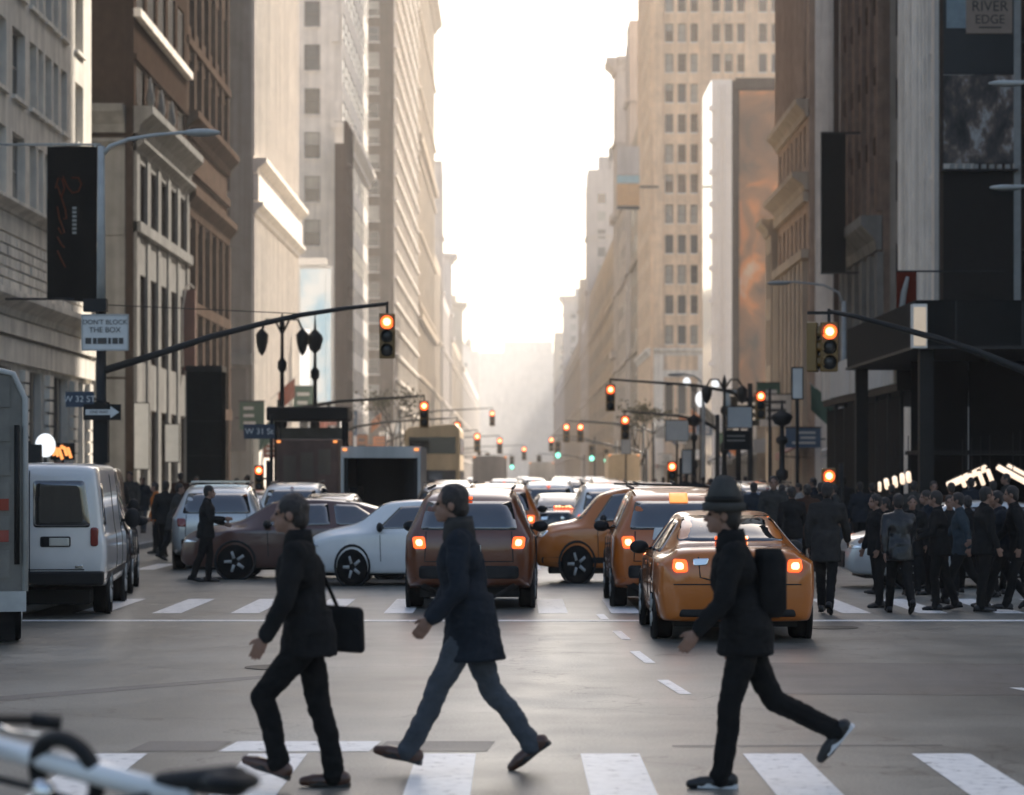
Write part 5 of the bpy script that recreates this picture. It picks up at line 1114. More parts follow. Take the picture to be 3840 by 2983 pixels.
for k in range(9): MB().box(-w + .2 + k * .26, -w + .34 + k * .26, -.25, -.02, zr(362), zr(352)).build('lamp', M_STEEL, bb)
MB().box(-w - .1, w + .1, -.3, .1, zr(366) , zr(362)).build('walkway', M_IRON, bb)
MB().box(w, w + .22, -.1, .2, -zr(1012) * 0 - 6.0, zr(-60)).build('mast', M_STEEL, bb); MB().box(-w - .12, -w - .01, -.05, .15, -1.5, zr(-60)).build('mast', M_BROWN, bb)
for y in (90, 250, 352): MB().box(w + .1, 17.3 - bb.location.x, .0, .1, zr(y), zr(y) + .1).build('bracket', M_IRON, bb)
d = 122; t = thing('banner', 'long blank black vertical banner beside the ornate brown building', 'banner', ((gx(1752, d) + gx(1804, d)) / 2, d, gz(580, d))); w = (gx(1804, d) - gx(1752, d)) / 2; hh = gz(285, d) - gz(580, d)
MB().box(-w, w, 0, .25, 0, hh).build('panel', mat('banner_black', (.012, .013, .012), .7, var=.1), t); MB().box(-w - .02, w + .9, -.02, .27, hh, hh + .08).build('bar', M_IRON, t); MB().box(-w - .02, w + .9, -.02, .27, -.08, 0).build('bar', M_IRON, t)
# sign panel with a blue stripe in front of the tan tower
d = 300; t = thing('billboard', 'pale sign panel with a blue stripe and orange base by the tan tower', 'billboard', ((gx(1316, d) + gx(1364, d)) / 2, d, gz(440, d))); w = (gx(1364, d) - gx(1316, d)) / 2; zr2 = lambda y: gz(y, d) - gz(440, d)
for y0, y1, mm, nm in ((372, 312, M_PALE, 'upper_panel'), (390, 374, mat('stripe_blue', (.28, .42, .46), .5), 'blue_stripe'), (438, 392, mat('panel_orange', (.5, .3, .14), .5), 'orange_panel')): MB().box(-w, w, 0, .5, zr2(y0), zr2(y1)).build(nm, mm, t)
MB().box(w, 16.2 - t.location.x if 16.2 > t.location.x + w else w + .5, .1, .4, zr2(400), zr2(396)).build('bracket', M_IRON, t); MB().box(-w, w, -.1, .6, zr2(446), zr2(440)).build('walkway', M_IRON, t)
# signs over the right pavement
for i, (x0, x1, y0, y1, dd, mm, lab) in enumerate(((1420, 1468, 897, 940, 120, M_SIGNW, 'pale blank sign board over the square'), (1552, 1604, 868, 912, 96, M_SIGNW, 'larger pale sign board before the low shops'), (1455, 1475, 960, 1010, 105, M_TANL, 'narrow tan sign board on the square'), (1325, 1345, 925, 968, 150, M_SIGNW, 'small pale sign board near the tan truck'), (1690, 1712, 785, 850, 75, M_TANL, 'tilted pale panel beside the striped pilasters'), (1545, 1600, 920, 958, 90, M_BLACK, 'black sign board with faint pale strips'))):
    s, w, hh = sign('sign_board', lab, x0, x1, y0, y1, dd, mm, 'sign', .1, M_IRON)
    if 'faint' in lab: [MB().box(-w * .4, w * .3, -.01, 0, hh * (.2 - k * .25), hh * (.28 - k * .25)).build('strip', M_GREYW, s) for k in range(2)]
    MB().tube((0, .08, -s.location.z + .13), (0, .08, -hh / 2), .05, .05, 6).build('post', M_IRON, s)
d = 140; t = thing('floodlight', 'pair of bright white floodlights over the square', 'lamp', (gx(1495, d), d, .13)); z = gz(845, d); MB().tube((0, 0, 0), (0, 0, z), .09, .06, 8).build('pole', M_IRON, t, True)
for sx, zz in ((-.75, gz(820, d)), (.75, gz(825, d))): MB().tube((0, 0, z - .2), (sx, 0, zz), .04, .04, 6).build('arm', M_IRON, t); MB().ball((sx, 0, zz), (.2, .16, .24), 12, 8).build('lamp_head', M_COOL, t, True)
MB().ball((0, -.1, z - .3), (.3, .22, .42), 14, 10).build('lantern', M_COOL, t, True)

# ------------------------------------------------------------ trees: thin street trees far along the pavements
M_BARK = mat('bark', (.05, .042, .036), .9, var=.3, scale=6); M_LEAF = mat('leaves', (.075, .07, .045), .7, var=.4, scale=3)
def tree(label, x, d, H, seed, leaves=260):
    rnd = random.Random(seed); t = thing('street_tree', label, 'tree', (gx(x, d), d, .13), 0, 'street trees along the avenue'); m = MB(); tips = []
    def grow(p, dv, L, r, n):
        q = p + dv * L; m.path([p, p + dv * L * .5 + Vector((rnd.uniform(-.1, .1), rnd.uniform(-.1, .1), 0)) * L * .3, q], [r, r * .8, r * .62], 6)
        if n == 0: tips.append(q); return
        for k in range(rnd.choice((2, 3))):
            nd = (dv + Vector((rnd.uniform(-.75, .75), rnd.uniform(-.75, .75), rnd.uniform(.0, .5)))).normalized(); grow(q, nd, L * rnd.uniform(.6, .82), r * .62, n - 1)
    grow(Vector((0, 0, 0)), Vector((0, 0, 1)), H * .33, .02 * H, 4); m.build('trunk', M_BARK, t, True)
    c = MB()
    for k in range(leaves):
        p = rnd.choice(tips) + Vector((rnd.gauss(0, .35), rnd.gauss(0, .35), rnd.gauss(0, .3))); s = rnd.uniform(.08, .2)
        a = Vector((rnd.uniform(-1, 1), rnd.uniform(-1, 1), rnd.uniform(-1, 1))).normalized(); b_ = a.orthogonal().normalized()
        c.add([p - a * s, p + b_ * s * .6, p + a * s, p - b_ * s * .6], [(0, 1, 2, 3)])
    c.build('crown', M_LEAF, t)
for i, (x, d, H, lab) in enumerate(((838, 185, 8, 'smaller hazy tree left of the second red signal'), (1362, 180, 6.5, 'smaller tree on the square near the tan truck'))): tree(lab, x, d, H, i + 3, 420)
# ------------------------------------------------------------ people
def remesh(mb, voxel, smooth, name, m):
    me = mb.data(name, m); o = bpy.data.objects.new('work', me); COL.objects.link(o)
    r = o.modifiers.new('r', 'REMESH'); r.mode = 'VOXEL'; r.voxel_size = voxel; r.use_smooth_shade = True
    s = o.modifiers.new('s', 'SMOOTH'); s.factor = .5; s.iterations = smooth
    dg = bpy.context.evaluated_depsgraph_get(); ev = o.evaluated_get(dg); out = bpy.data.meshes.new_from_object(ev); out.name = name
    bpy.data.objects.remove(o); bpy.data.meshes.remove(me)
    out.materials.clear(); out.materials.append(m); return out
from mathutils import noise as mnoise
def crease(me, amp, sc, sz, seed):
    """pulls cloth into folds: displaces the mesh along its normals with stretched noise"""
    n = len(me.vertices); nr = [v.normal.copy() for v in me.vertices]; off = Vector((seed * 3.1, seed * 1.7, 0))
    for i, v in enumerate(me.vertices):
        q = Vector((v.co.x * sc, v.co.y * sc, v.co.z * sz)) + off
        k = mnoise.noise(q) * .6 + (.5 - abs(mnoise.noise(q * 2.1 + Vector((v.co.z * 3, 0, 0))))) * .55
        v.co += nr[i] * amp * k
    me.update(); return me
M_SKIN = mat('skin', (.22, .12, .08), .55, var=.1, scale=20); M_SKIN2 = mat('skin_dark', (.12, .06, .04), .55, var=.1, scale=20)
M_HAIR = mat('dark_hair', (.018, .013, .010), .6, var=.3, scale=60, bump=.4, bscale=90)
def cloth(n, c, b=.9): return mat(n, c, .9, var=.25, scale=7, bump=b, bscale=7, spec=.08)
M_COATK = cloth('black_coat', (.014, .014, .014)); M_COATN = cloth('navy_coat', (.018, .022, .028)); M_JEAN = cloth('grey_blue_jeans', (.06, .068, .078)); M_TRK_ = cloth('black_trousers', (.011, .011, .011)); M_COATG = cloth('grey_coat', (.04, .038, .035)); M_COATB = cloth('brown_coat', (.05, .026, .017)); M_COATP = cloth('pale_coat', (.24, .22, .2)); M_COATO = cloth('orange_vest', (.35, .1, .02)); M_BLUE = cloth('faded_blue_top', (.03, .043, .052))
M_SHOEB = mat('brown_leather', (.07, .028, .016), .38, var=.2, coat=.3); M_SHOEK = mat('black_leather', (.012, .011, .011), .45, var=.2); M_SOLE = mat('white_sole', (.55, .55, .55), .6, var=.1); M_LEATHER = mat('black_leather_jacket', (.012, .012, .012), .32, var=.2, bump=.5, bscale=14); M_KNIT = cloth('grey_knit', (.055, .054, .05), .8)
def skel(front=(25, 8), back=(-22, 18), sw=(-24, 18), so=(26, 30), lean=4, fpitch=(0, 35), turn=0, head=0, knock=.09):
    """walking pose, facing +x; front/back = (thigh angle, knee bend); the left leg (y+) leads"""
    J = {}
    def leg(s, y, a, k, fp):
        h = Vector((0, y, 0)); kn = h + Vector((sin(R(a)), 0, -cos(R(a)))) * .43; b = a - k
        an = kn + Vector((sin(R(b)), 0, -cos(R(b)))) * .41
        f = Vector((cos(R(-fp)), 0, sin(R(-fp))))                  # toe direction, negative pitch: heel up
        up = Vector((-f.z, 0, f.x))
        J[s] = dict(hip=h, knee=kn, ankle=an, heel=an - f * .06 - up * .055, ball=an + f * .12 - up * .062, toe=an + f * .185 - up * .058, f=f, up=up)
    leg('L', knock, *front, fpitch[0]); leg('R', -knock, *back, fpitch[1])
    low = min(min(J[s][k].z for k in ('heel', 'toe', 'ball')) for s in 'LR') - .022
    def lift(v): return v - Vector((0, 0, low))
    for s in 'LR':
        for k in ('hip', 'knee', 'ankle', 'heel', 'ball', 'toe'): J[s][k] = lift(J[s][k])
    pel = lift(Vector((0, 0, 0))); ld = Vector((sin(R(lean)), 0, cos(R(lean))))
    J['pel'] = pel + Vector((0, 0, .06)); J['waist'] = pel + ld * .20; J['chest'] = pel + ld * .40; J['neck'] = pel + ld * .585 + Vector((.01, 0, 0)); J['head'] = J['neck'] + Vector((.035, 0, .165))
    def arm(s, y, a, e):
        sh = pel + ld * .525 + Vector((0, y, 0)); el = sh + Vector((sin(R(a)), (.06 if y > 0 else -.06) / .28, -cos(R(a)))).normalized() * .285; b = a + e
        wr = el + Vector((sin(R(b)), 0, -cos(R(b)))) * .25; J[s + 'a'] = dict(sh=sh, el=el, wr=wr, d=(wr - el).normalized())
    arm('L', .185, *sw); arm('R', -.185, *so)
    return J
def hand(mb, a, side, curl=.5):
    w = a['wr']; d = a['d']; side_v = Vector((0, side, 0)); fwd = d.cross(side_v).normalized()
    if fwd.x < 0: fwd = -fwd
    mb.ball(w + d * .05, (.022, .022, .05), 10, 8, Matrix((fwd * 1.75, side_v * .75, d)).transposed().to_3x3() if False else None)
    for k in range(4): mb.capsule(w + d * .005 + fwd * (.027 - .018 * k) * .6, w + d * .085 + fwd * (.030 - .020 * k), .015, .0125, 7)
    for k, L in enumerate((.036, .042, .039, .03)):
        p0 = w + d * .088 + fwd * (.031 - .0205 * k); p1 = p0 + (d - side_v * curl * .35).normalized() * L; p2 = p1 + (d - side_v * curl * 1.2).normalized() * L * .85
        mb.capsule(p0, p1, .0088, .008, 7); mb.capsule(p1, p2, .008, .0065, 7)
    t0 = w + d * .03 + fwd * .026; t1 = t0 + (d * .7 + fwd * .7).normalized() * .04; mb.capsule(t0, t1, .0115, .0098, 7); mb.capsule(t1, t1 + (d * .95 + fwd * .2 - side_v * .2).normalized() * .03, .0095, .0075, 7)
PCACHE = {}
def person_meshes(key, J, near, coat='jacket'):
    if key in PCACHE: return PCACHE[key]
    vx = .0065 if near else .012; vc = .011 if near else .022; D = {}
    b = MB(); h = J['head']; n = J['neck']
    b.ball(h + Vector((-.012, 0, .03)), (.094, .074, .092), 18, 12); b.ball(h + Vector((.03, 0, -.04)), (.058, .054, .066), 14, 10); b.ball(h + Vector((.062, 0, -.082)), (.026, .028, .022), 10, 8)
    b.capsule(h + Vector((.078, 0, .018)), h + Vector((.102, 0, -.022)), .010, .015, 8); b.ball(h + Vector((.082, 0, -.052)), (.018, .026, .008), 10, 6); b.ball(h + Vector((.080, 0, -.063)), (.017, .022, .008), 10, 6)
    for s in (-1, 1): b.ball(h + Vector((-.008, s * .077, -.005)), (.022, .011, .032), 8, 8); b.capsule(h + Vector((.074, s * .012, .032)), h + Vector((.066, s * .045, .03)), .012, .010, 7)
    b.capsule(n + Vector((-.015, 0, -.05)), h + Vector((-.018, 0, -.04)), .062, .054, 12)
    b.capsule(J['chest'] + Vector((0, -.08, .02)), J['chest'] + Vector((0, .08, .02)), .095, .095); b.capsule(J['pel'], J['chest'], .1, .1); b.capsule(J['pel'] + Vector((0, -.06, 0)), J['pel'] + Vector((0, .06, 0)), .095, .095)
    for s, sg in (('L', 1), ('R', -1)):
        L = J[s]; b.capsule(L['hip'], L['knee'], .072, .048); b.capsule(L['knee'], L['ankle'], .046, .034); b.capsule(L['ankle'], L['ball'], .034, .026)
        a = J[s + 'a']; b.capsule(J['chest'] + Vector((0, sg * .08, .1)), a['sh'], .05, .046); b.capsule(a['sh'], a['el'], .043, .036); b.capsule(a['el'], a['wr'], .036, .026); hand(b, a, sg)
    D['body'] = remesh(b, vx, 3, 'body', M_SKIN)
    for s, sg in (('L', 1), ('R', -1)): D['eye' + s] = MB().ball(h + Vector((.076, sg * .030, .010)), (.010, .013, .009), 8, 6).data('eye', M_BLACK, True)
    hr = MB(); hr.ball(h + Vector((-.024, 0, .040)), (.097, .084, .098), 16, 12); hr.ball(h + Vector((-.055, 0, -.01)), (.062, .074, .085), 14, 10)
    D['hair'] = remesh(hr, .009 if near else .012, 2, 'hair', M_HAIR); crease(D['hair'], .012, 26, 14, 9 + len(PCACHE))
    t = MB(); p = J['pel']
    t.capsule(p + Vector((-.01, -.06, -.01)), p + Vector((-.01, .06, -.01)), .122, .122); t.capsule(p, J['waist'] + Vector((0, 0, -.05)), .125, .12)
    for s in 'LR':
        L = J[s]; t.capsule(L['hip'] + Vector((0, 0, -.02)), L['knee'], .098, .070); t.capsule(L['knee'], L['knee'] * .62 + L['ankle'] * .38 + Vector((-.015, 0, 0)), .070, .067); t.capsule(L['knee'] * .62 + L['ankle'] * .38 + Vector((-.015, 0, 0)), L['ankle'] + L['up'] * .0, .067, .060); t.capsule(L['ankle'] + L['up'] * .02, L['ankle'] - L['up'] * .012 + L['f'] * .01, .060, .064)
    D['trousers'] = remesh(t, vc, 3, 'trousers', M_TRK_)
    crease(D['trousers'], .016 if near else .012, 7, 16, 1 + len(PCACHE))
    c = MB(); ch = J['chest']
    c.capsule(ch + Vector((.005, -.085, .03)), ch + Vector((.005, .085, .03)), .135, .135); c.capsule(ch + Vector((-.005, -.12, .12)), ch + Vector((-.005, .12, .12)), .085, .085); c.capsule(J['waist'] + Vector((0, -.05, 0)), J['waist'] + Vector((0, .05, 0)), .135, .135); c.capsule(ch, J['waist'], .15, .14)
    c.capsule(J['pel'] + Vector((-.01, -.065, .02)), J['pel'] + Vector((-.01, .065, .02)), .142, .142); c.capsule(n + Vector((-.02, 0, -.065)), n + Vector((-.012, 0, .01)), .085, .078)
    for s, sg in (('L', 1), ('R', -1)):
        a = J[s + 'a']; c.capsule(ch + Vector((0, sg * .1, .1)), a['sh'], .085, .076); c.capsule(a['sh'], a['el'], .074, .060); c.capsule(a['el'], a['wr'] - a['d'] * .015, .060, .048)
    if coat == 'coat':
        pv = J['pel']; c.rings([[Vector((pv.x - .01 + dx + rx * cos(q), ry * sin(q), pv.z + dz)) for q in [2 * pi * k / 18 for k in range(18)]] for dz, rx, ry, dx in ((.14, .14, .18, 0), (-.05, .165, .2, -.005), (-.18, .185, .205, -.012), (-.27, .205, .21, -.02))])
    elif coat == 'mid':
        pv = J['pel']; c.rings([[Vector((pv.x - .01 + rx * cos(q), ry * sin(q), pv.z + dz)) for q in [2 * pi * k / 18 for k in range(18)]] for dz, rx, ry in ((.12, .14, .18), (-.05, .165, .2), (-.16, .175, .205))])
    D['jacket'] = remesh(c, vc, 3, 'jacket', M_COATK)
    crease(D['jacket'], .019 if near else .014, 7, 11, 4 + len(PCACHE))
    for s in 'LR':
        L = J[s]; f, u = L['f'], L['up']; q = MB(); q.capsule(L['heel'] + u * .022, L['ball'] + u * .012, .043, .044, 12); q.capsule(L['ball'] + u * .012, L['toe'] + u * .0, .043, .030, 12); q.capsule(L['ankle'] + u * .0, L['heel'] + u * .03, .046, .044, 10)
        D['shoe' + s] = remesh(q, .008 if near else .014, 2, 'shoe', M_SHOEK)
        so_ = MB(); yv = Vector((0, 1, 0)); ring = [(-.045, .0), (-.03, .034), (.06, .030), (.14, .044), (.20, .036), (.238, .0), (.20, -.032), (.14, -.040), (.06, -.030), (-.03, -.034)]
        so_.rings([[L['heel'] + f * x + yv * y + u * z for x, y in ring] for z in (-.022, .006)]); D['sole' + s] = so_.data('sole', M_RUBBER)
    PCACHE[key] = D; return D
def person(D, label, loc, rz, mats={}, scale=1.0, group=None, hat=False, hair=True, shade=True, J=None):
    t = thing('person', label, 'person', loc, R(rz), group); t.scale = (scale,) * 3
    def put(k, nm=None):
        o = place(nm or D[k].name.split('.')[0], D[k], t); m = mats.get(k.rstrip('LR') if k[:4] in ('shoe', 'sole') else k)
        if m: paint(o, m)
        return o
    bd = put('body'); put('trousers'); put('jacket')
    if hair: put('hair')
    for s in 'LR': e = put('eye' + s, 'eye'); e.parent = bd
    for s in 'LR': sh_ = put('shoe' + s, 'shoe'); so_ = put('sole' + s, 'sole'); so_.parent = sh_
    return t
# the three walkers crossing close to the camera, all heading left (facing -x)
J1 = skel((38, 52), (-9, 4), (12, 16), (-12, 24), 6, (-22, -4)); D1 = person_meshes('w1', J1, True, 'mid')
p1 = person(D1, 'walker in black nearest the left, brown loafer planted on a white stripe, other foot swinging', (gx(655, 16.1), 16.1, 0), 180, dict(jacket=M_COATK, trousers=M_TRK_, shoe=M_SHOEB, sole=M_SHOEK), 1.0, 'walkers crossing close by')
J2 = skel((27, 2), (-19, 18), (-2, 44), (8, 26), 7, (-16, 34)); D2 = person_meshes('w2', J2, True, 'coat')
p2 = person(D2, 'tall walker in a dark coat and grey blue jeans striding before the dark taxi', (gx(1000, 17.0), 17.0, 0), 180, dict(jacket=M_COATN, trousers=M_JEAN, shoe=M_SHOEB, sole=M_SHOEK), 1.03, 'walkers crossing close by')
J3 = skel((14, 8), (-26, 38), (13, 26), (-14, 22), 9, (-2, 48)); D3 = person_meshes('w3', J3, True, 'mid')
p3 = person(D3, 'walker in black with a tall grey hat passing the braking taxi sedan', (gx(1588, 16.2), 16.2, 0), 180, dict(jacket=M_COATK, trousers=M_TRK_, shoe=M_SHOEK, sole=M_SOLE), 1.0, 'walkers crossing close by', hair=True)
hh_ = J3['head']; ht = MB().lathe([(.112, .010), (.130, .000), (.134, .045), (.114, .06), (.110, .09), (.092, .14), (.070, .185), (.045, .212), (.012, .218)], (hh_.x - .012, hh_.y, hh_.z + .03), n=22); ht.v = [(hh_.x - .012 + (x - hh_.x + .012) * 1.0, y * .92, z) for x, y, z in ht.v]; hat = ht.build('hat', M_KNIT, p3, True)
MB().lathe([(.118, .052), (.120, .09), (.106, .092)], (hh_.x - .012, 0, hh_.z + .03), n=22).build('hat_band', M_BLACK, hat, True)
def collar(p, J, m, r=.078, h=.07, nm='collar'):
    n = J['neck']; c = MB().lathe([(r + .012, -.055), (r + .018, -.02), (r + .004, h * .6), (r - .004, h), (r - .014, h * .8), (r - .016, -.04)], (n.x - .022, 0, n.z - .005), n=20).build(nm, m, p, True); crease(c.data, .012, 20, 26, 3); return c
collar(p1, J1, M_COATK, .078, .085); collar(p2, J2, M_COATG, .086, .10, 'scarf'); collar(p3, J3, M_COATK, .080, .09)
pk = MB(); ck = J3['chest']; pk.rings([[(ck.x - .15 + dx * f_, y_ * f_ * 1.0, ck.z + dz) for dx, y_ in ((-.15, -.10), (-.17, .0), (-.15, .10), (-.02, .14), (.03, .0), (-.02, -.14))] for dz, f_ in ((-.27, .75), (-.22, 1.0), (.08, 1.0), (.15, .8))]); pk.build('backpack', M_COATK, p3, True)
bag = MB(); pv = J1['pel']; bag.rings([[(pv.x - .19 + dx, -.10 + y, pv.z + .02 + z) for dx, z in ((-.14, .10), (.12, .12), (.14, -.16), (-.15, -.18))] for y in (-.14, -.04)]); bo = bag.build('shoulder_bag', M_COATK, None); bo.parent = None
bo.location = p1.location; bo.rotation_euler = (0, 0, pi); bevelled(bo, .03, 3); tag(bo, 'black shoulder bag hanging behind the nearest left walker', 'bag')
MB().path([Vector(J1['chest']) + Vector((.05, .13, .13)), Vector(J1['chest']) + Vector((-.06, -.06, .16)), Vector((pv.x - .17, -.17, pv.z + .13))], .012, 6).build('strap', M_COATK, bo)

# walkers at the far crosswalk and on the pavements: four poses, then copies with their own clothes
JA = skel((22, 6), (-20, 22), fpitch=(-10, 34)); JB = skel((3, 3), (-4, 4), (6, 14), (4, 18), 1, (0, 0)); JC = skel((16, 4), (-14, 16), (-14, 20), (18, 26), 9, (-6, 24)); JD = skel((8, 12), (-12, 8), (10, 60), (20, 70), 2, (0, 8))
PO = {k: person_meshes(k, j, False, c) for k, j, c in (('A', JA, 'mid'), ('B', JB, 'mid'), ('C', JC, 'coat'), ('D', JD, 'mid'))}
M_CHAR = cloth('charcoal_coat', (.03, .028, .026))
CK, CG, CB, CN, CP = M_COATK, M_COATG, M_COATB, M_COATN, M_COATP
def head_d(y, hgt): return (EYE - hgt) * F / max(6.0, (y - 1012.0))
def walker(pose, label, x, d, rz, jm, tm=M_TRK_, sc=1.0, group='walkers at the far crosswalk', skin=None):
    m = dict(jacket=jm, trousers=tm, shoe=M_SHOEK)
    if skin: m['body'] = skin
    return person(PO[pose], label, (gx(x, d), d, 0.13 if abs(gx(x, d)) > 9.7 and d > 57 else 0), rz, m, sc, group)
walker('C', 'bent walker in a heavy dark coat right beside the taxi sedan', 1762, 36.2, 75, M_CHAR, M_TRK_, 1.0, skin=M_SKIN2)
walker('A', 'walker in a black leather jacket with a pale sleeve, seen from behind', 1918, 36.4, 95, M_LEATHER, M_TRK_, .93)
walker('B', 'short walker in black just left of the leather jacket', 1872, 38.0, 200, CK, M_TRK_, .9)
walker('D', 'walker in black in the middle of the right crosswalk group', 2003, 37.2, 160, CK, M_TRK_, .93)
walker('A', 'walker in a faded blue top behind the right crosswalk group', 2052, 39.0, 170, M_BLUE, M_TRK_, .93)
walker('B', 'dark walker before the silver car, tallest at the right', 2098, 36.8, 10, CK, M_TRK_, .96)
walker('A', 'walker in dark grey second from the right edge', 2136, 37.6, 185, CN, M_TRK_, .95)
walker('C', 'walker in a long black coat at the right edge', 2176, 37.0, 175, CK, M_TRK_, .97)
walker('D', 'person in black with an elbow out before the silver estate', 440, 47.0, 0, CK, M_TRK_, .95)
walker('A', 'person in black beside an orange post at the left', 352, 60.0, 80, CK, M_TRK_, 1.0, 'walkers on the left pavement')
walker('B', 'person with an orange vest left of the silver estate', 334, 64.0, 180, M_COATO, M_TRK_, .95, 'walkers on the left pavement')
walker('C', 'person in a grey coat crossing behind the silver estate', 372, 58.5, 0, CG, M_TRK_, .95, 'walkers on the left pavement')
# crowds: right pavement and square, left pavement
CROWD_R = [(1690, 48, 'A', CK), (1650, 52, 'B', CG), (1722, 50, 'C', CB), (1608, 58, 'A', CN), (1752, 55, 'D', CK), (1785, 60, 'A', CG), (1668, 60, 'C', CK), (1630, 66, 'D', CB), (1706, 64, 'B', CP), (1740, 68, 'A', CN), (1566, 72, 'B', CK), (1800, 66, 'C', CK), (1835, 62, 'B', CN), (1862, 64, 'A', CG), (1905, 60, 'C', CK), (1950, 58, 'D', CG), (1990, 57, 'A', CK), (2030, 56.5, 'B', CB), (2075, 58, 'C', CN), (2120, 57, 'A', CK), (2150, 59, 'D', CG), (1895, 42, 'A', CK), (1945, 41.5, 'C', CK), (1980, 42, 'B', CN), (2025, 41.6, 'A', CK), (2068, 42.2, 'C', CK), (2118, 41.2, 'B', CK), (2160, 42, 'A', CN),
           (1520, 84, 'A', CK), (1540, 90, 'C', CB), (1560, 96, 'B', CN), (1590, 100, 'A', CP), (1480, 104, 'D', CK), (1500, 112, 'A', CG), (1440, 118, 'B', CK), (1460, 125, 'C', CN), (1415, 132, 'A', CB), (1398, 140, 'B', CK)]
CROWD_L = [(250, 70, 'A', CK), (278, 74, 'B', CG), (305, 80, 'C', CN), (385, 78, 'A', CB), (420, 84, 'D', CK), (505, 90, 'A', CG), (530, 96, 'B', CK), (560, 100, 'C', CB), (480, 88, 'A', CN), (590, 110, 'B', CP), (640, 118, 'A', CK), (700, 132, 'C', CG), (760, 150, 'A', CK), (225, 66, 'C', CK), (820, 165, 'B', CN)]
LN = {}
def CROWD_LABEL(c, zone, side, x, d):
    if d < 43: ref = next(t for lim, t in ((1900, 'pressed behind the short walker'), (1950, 'pressed behind the leather jacket'), (1985, 'between leather jacket and middle walker'), (2030, 'pressed behind the middle walker'), (2070, 'right behind the faded blue top'), (2120, 'pressed behind the tallest walker'), (9999, 'second row at the right edge')) if x < lim)
    elif 'marquee' in zone: ref = next(t for lim, t in ((1845, 'left of the short walker in black'), (1880, 'behind the short walker in black'), (1930, 'behind the leather jacket'), (1970, 'right behind the leather jacket'), (2010, 'behind the middle of the crosswalk group'), (2050, 'behind the faded blue top'), (2100, 'behind the tallest walker'), (2135, 'behind the dark grey walker'), (9999, 'nearest the right edge')) if x < lim)
    elif 'taxi sedan' in zone: ref = next(t for lim, t in ((1580, 'above the taxi roof, by the grey hat'), (1620, 'just right of the grey hat'), (1645, 'over the right of the taxi roof'), (1660, 'over the right corner of the taxi'), (1680, 'right of the taxi roof, farther back'), (1698, 'right of the taxi roof, nearest'), (1715, 'between the taxi and the bent walker, far back'), (1730, 'between the taxi and the bent walker'), (1745, 'just left of the bent walker'), (1765, 'behind the bent walker'), (1792, 'just right of the bent walker'), (9999, 'right of the low post signal')) if x < lim)
    elif side == 'right': ref = next(t for lim, t in ((1405, 'leftmost and farthest'), (1430, 'next to the leftmost'), (1450, 'under the small white panels'), (1470, 'left of the narrow tan board'), (1490, 'right of the narrow tan board'), (1510, 'under the floodlights'), (1530, 'left of the ornate post'), (1550, 'at the ornate post'), (1570, 'right of the ornate post'), (9999, 'nearest the striped building')) if x < lim)
    else: ref = next(t for lim, t in ((240, 'nearest the grey van'), (265, 'right of the grey van'), (290, 'left of the stone pier'), (320, 'at the stone pier'), (400, 'before the left poster panel'), (450, 'at the green hoarding'), (495, 'left of the low post signal'), (520, 'under the blue street plate'), (545, 'right of the blue street plate'), (575, 'behind the low post signal'), (610, 'left of the rust brown truck'), (660, 'behind the rust brown truck'), (720, 'between the two trucks'), (790, 'beyond the open box truck'), (9999, 'farthest, near the tan bus')) if x < lim)
    return 'small figure in a %s coat, %s' % (c, ref)
cn = {CK.name: 'black', CG.name: 'grey', CB.name: 'brown', CN.name: 'navy', CP.name: 'pale'}
for L, side in ((CROWD_R, 'right'), (CROWD_L, 'left')):
    for x, d, po, cm in L:
        zone = ('on the crossing behind the taxi sedan' if x < 1810 and d < 70 else 'under the black marquee' if x >= 1810 else 'on the square far to the right') if side == 'right' else ('by the stone base' if x < 450 else 'on the far left pavement')
        LN[(zone, cm.name)] = LN.get((zone, cm.name), 0) + 1
        p = walker(po, CROWD_LABEL(cn[cm.name], zone, side, x, d), x, d, random.choice((85, 95, 170, 190, 265, 275, 100)), cm, random.choice((M_TRK_, M_TRK_, M_JEAN)), random.uniform(.86, .92) if d < 43 else random.uniform(.93, 1.05), 'crowd ' + zone + ', ' + cn[cm.name])

# ------------------------------------------------------------ clutter of the far avenue: cars, shop signs, awnings
occ = [(o.location.x, o.location.y) for o in bpy.data.objects if o.parent is None and o.get('category') in ('car', 'taxi', 'truck', 'van', 'bus')]
ORD = ['first', 'second', 'third', 'fourth', 'fifth', 'sixth', 'seventh', 'eighth', 'ninth', 'tenth', 'eleventh', 'twelfth', 'thirteenth']
rnd = random.Random(11)
for lx, lane in ((-6.0, 'left kerb lane'), (-2.6, 'left inner lane'), (.9, 'centre lane'), (4.3, 'right inner lane'), (7.4, 'right kerb lane')):
    n = 0; d = 112 + rnd.uniform(0, 6)
    while d < 330 and n < 9:
        if all(abs(lx - ox) > 2.1 or not (-6.2 < d - oy < 10.5) for ox, oy in occ):
            pm, cw = rnd.choice(((M_TAXI, 'taxi'), (M_CWHITE, 'white car'), (M_CSILV, 'silver car'), (M_CBLK, 'black car'), (M_CGREY, 'grey car'), (M_CWHITE, 'white car')))
            o = copy_tree(qs[rnd.choice(('sedan', 'suv'))]); o.location = (lx + rnd.uniform(-.2, .2), d, 0); o['label'] = 'distant %s in the %s, %s of its line counting away' % (cw, lane, ORD[n]); o['category'] = 'taxi' if cw == 'taxi' else 'car'; o['group'] = 'distant cars down the avenue'
            for c in kids(o):
                k = c.name.split('.')[0]
                if k == 'body': paint(c, pm)
                if k in ('tail_light', 'high_brake_light'): paint(c, M_TAIL); [paint(g, M_BULB) for g in kids(c)]
            n += 1; occ.append((o.location.x, d))
        d += rnd.uniform(9, 17)
